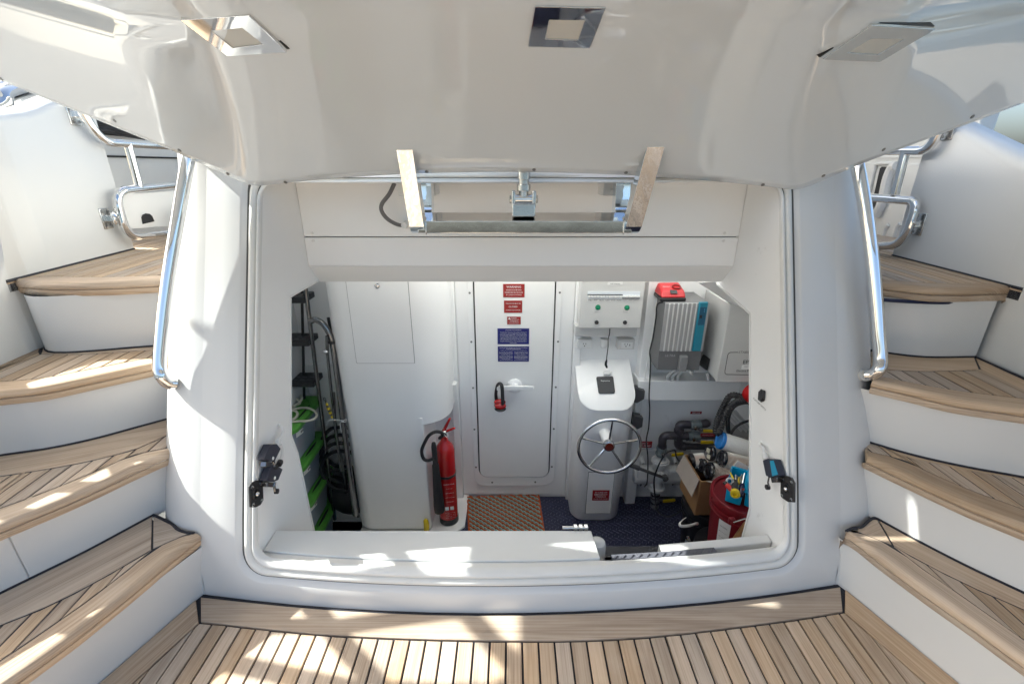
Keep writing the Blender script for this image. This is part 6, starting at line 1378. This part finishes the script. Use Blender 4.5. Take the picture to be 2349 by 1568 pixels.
lu = thing('fishing_lure', 'yellow and black striped lure hanging by the poles', 'lure', atY(*W4(530, 200), 2.44))
A, B = atY(*W4(492, 115), 2.44), atY(*W4(565, 300), 2.43)
for k in range(8):
    MB().tube([A.lerp(B, k/8), A.lerp(B, (k+1)/8)], [.004+.006*math.sin(math.pi*(k+.3)/8.6), .004+.006*math.sin(math.pi*(k+1.3)/8.6)], 10).build('band', BLACK if k % 2 == 0 else YEL, lu)
MB().tube([A+Vector((-.004, 0, .012))+Vector((math.cos(a)*.006, 0, math.sin(a)*.010)) for a in [2*math.pi*k/12 for k in range(12)]], .002, 6, closed=True).build('ring', BLACK, lu)
wi = thing('wire_tie', 'thin pale wire tied round the poles', 'wire', atY(*Z2(840, 270), 2.42)); MB().tube(spline([atY(*Z2(x, y), 2.42) for x, y in [(745, 315), (770, 270), (840, 270), (885, 275), (910, 262), (905, 285), (860, 290), (868, 370)]], 5), .0022, 6).build('wire', WHITEP, wi)
bg = thing('shade_blob', 'black bag added for shade, with hoses, behind the bins', 'blob', (-1.15, 2.7, ZF))  # black body added to darken the space behind the bins
MB().sphere((-1.17, 2.70, -.70), .20, 18, (.85, .6, .9)).build('body', RUBBER, bg)
for k in range(4): MB().tube(spline([Vector((-1.15+.16*math.cos(a), 2.60+.02*k, -.45+.05*k+.17*math.sin(a))) for a in [math.pi*j/5*1.6 for j in range(6)]], 5), .013, 8).build('hose', RUBBER, bg)
GL_ = mat('bin_lid_green', (.10, .34, .05), rough=.42, noise_amt=.08, noise_scale=10)
clr = bpy.data.materials.new('bin_clear'); clr.use_nodes = True; N = clr.node_tree.nodes; L = clr.node_tree.links
t1 = N.new('ShaderNodeBsdfTransparent'); t1.inputs[0].default_value = (.90, .93, .96, 1); t2 = N['Principled BSDF']; t2.inputs['Base Color'].default_value = (.60, .68, .78, 1); t2.inputs['Roughness'].default_value = .18; m3 = N.new('ShaderNodeMixShader'); m3.inputs[0].default_value = .5
L.new(t1.outputs[0], m3.inputs[1]); L.new(t2.outputs[0], m3.inputs[2]); L.new(m3.outputs[0], N['Material Output'].inputs[0])
XB = -1.284; yb0, yb1 = 2.315, 2.765
def storage_bin(label, zl_, h, stuff, dx=0):
    t = thing('storage_bin', label, 'storage bin', (XB-.2, 2.54, zl_-h), 'green lidded storage bins stacked on the left')
    x1, x0 = XB+dx, XB-.44+dx
    def rr(x0_, x1_, y0_, y1_, r, z): return [Vector((x, y, z)) for x, y in roundrect(x0_, x1_, y0_, y1_, r, 5)]
    lid = MB(); lid.loft([rr(x0, x1, yb0, yb1, .06, zl_-.034), rr(x0-.003, x1+.003, yb0-.003, yb1+.003, .06, zl_-.030), rr(x0-.002, x1+.002, yb0-.002, yb1+.002, .06, zl_-.008), rr(x0+.006, x1-.006, yb0+.006, yb1-.006, .055, zl_-.001), rr(x0+.016, x1-.016, yb0+.016, yb1-.016, .05, zl_),
        rr(x0+.07, x1-.055, yb0+.05, yb1-.05, .05, zl_), rr(x0+.075, x1-.062, yb0+.055, yb1-.055, .05, zl_-.012)]); lo = lid.build('lid', GL_, t, angle=45)
    sl_ = [Vector((x1-.036+.013*math.cos(a), (yb0+yb1)/2+.10*math.sin(a), zl_+.0008)) for a in [2*math.pi*k/24 for k in range(24)]]
    MB().prism([p-Vector((0, 0, .002)) for p in sl_], (0, 0, .002)).build('handle_slot', mat('slot_dark', (.008, .02, .012), rough=.6), lo, smooth=False)
    MB().tube([p+Vector((0, 0, .001)) for p in sl_], .004, 6, closed=True).build('slot_rim', GL_, lo)
    z0_ = zl_-h
    MB().loft([rr(x0+.06, x1-.06, yb0+.06, yb1-.06, .05, z0_), rr(x0+.03, x1-.026, yb0+.026, yb1-.026, .06, zl_-.036)], True, False).build('tub', clr, t, angle=50)
    MB().prism(rr(x0+.06, x1-.06, yb0+.06, yb1-.06, .05, z0_), (0, 0, .004)).build('tub_base', clr, t)
    for (fy, fz, sx_, sy_, sz_, c_) in stuff:
        y_ = yb0+(yb1-yb0)*fy; MB().sphere((x1-.085-sx_, y_, z0_+.012+fz*h+sz_), 1, 12, (sx_, sy_, sz_)).build('contents', mat('cont_%d_%d_%d' % tuple(int(v*99) for v in c_), c_, rough=.6, noise_amt=.3, noise_scale=25), t)
    q = Vector((x1-.022, yb0+.10, zl_-.075)); lb = MB().box(q, (.002, .09, .03), Matrix.Rotation(R(-12), 3, 'X')).build('label', WHITEP, t, smooth=False)
    for k in range(5): MB().box(q+Vector((.0015, .012+.007*k, -.003)), (.001, .003, .014)).build('bar_mark', BTXT, lb, smooth=False)
    return t
storage_bin('topmost green lidded clear bin with white cord on its lid', .05, .275, [(.25, .0, .06, .08, .05, (.25, .26, .30)), (.6, .1, .07, .09, .04, (.12, .05, .30)), (.5, .0, .06, .10, .03, (.40, .02, .03)), (.8, .0, .06, .07, .06, (.30, .32, .36))])
storage_bin('second green lidded clear bin from the top', -.228, .275, [(.3, .0, .07, .10, .09, (.10, .14, .22)), (.7, .0, .07, .10, .08, (.16, .20, .28)), (.08, .0, .05, .06, .09, (.45, .03, .02))])
storage_bin('third green lidded clear bin from the top', -.508, .275, [(.85, .1, .05, .06, .07, (.45, .03, .03)), (.3, .0, .07, .12, .09, (.05, .08, .15)), (.65, .0, .06, .06, .05, (.35, .30, .24))])
storage_bin('lowest green lidded clear bin just above the bench', -.79, .28, [(.4, .0, .07, .12, .09, (.05, .09, .16)), (.8, .0, .05, .06, .06, (.30, .30, .32))])
rc = thing('cord_coil', 'off white cord coiled on the topmost bin lid', 'cord', (XB-.1, 2.45, .055))
CORD = mat('cord_cream', (.62, .60, .50), rough=.75, noise_amt=.15, noise_scale=80, bump=.5, bump_scale=300)
zc_ = .060
def w4z(x, y, dz=0): return atZ(*W4(x, y), zc_+dz)
MB().tube(spline([w4z(*p) for p in [(60, 215), (150, 205), (230, 190), (310, 195, .01), (375, 225), (395, 270), (370, 310), (300, 330), (220, 335), (110, 338), (60, 330)]], 6), .0075, 8).build('strand', CORD, rc)
MB().tube(spline([w4z(*p) for p in [(60, 60), (110, 60, .01), (150, 80, .02), (200, 110, .02), (215, 140, .01), (170, 160), (120, 190, .01), (115, 160, .02), (140, 100, .02), (190, 60, .02), (230, 65, .02), (235, 95, .02), (200, 140, .01), (130, 190), (70, 230)]], 6), .0075, 8).build('strand', CORD, rc)
MB().tube(spline([w4z(*p) for p in [(70, 240), (120, 220, .01), (170, 225, .01), (190, 260, .01), (165, 300), (120, 315), (80, 290)]], 6), .0075, 8).build('strand', CORD, rc)
flush_text()
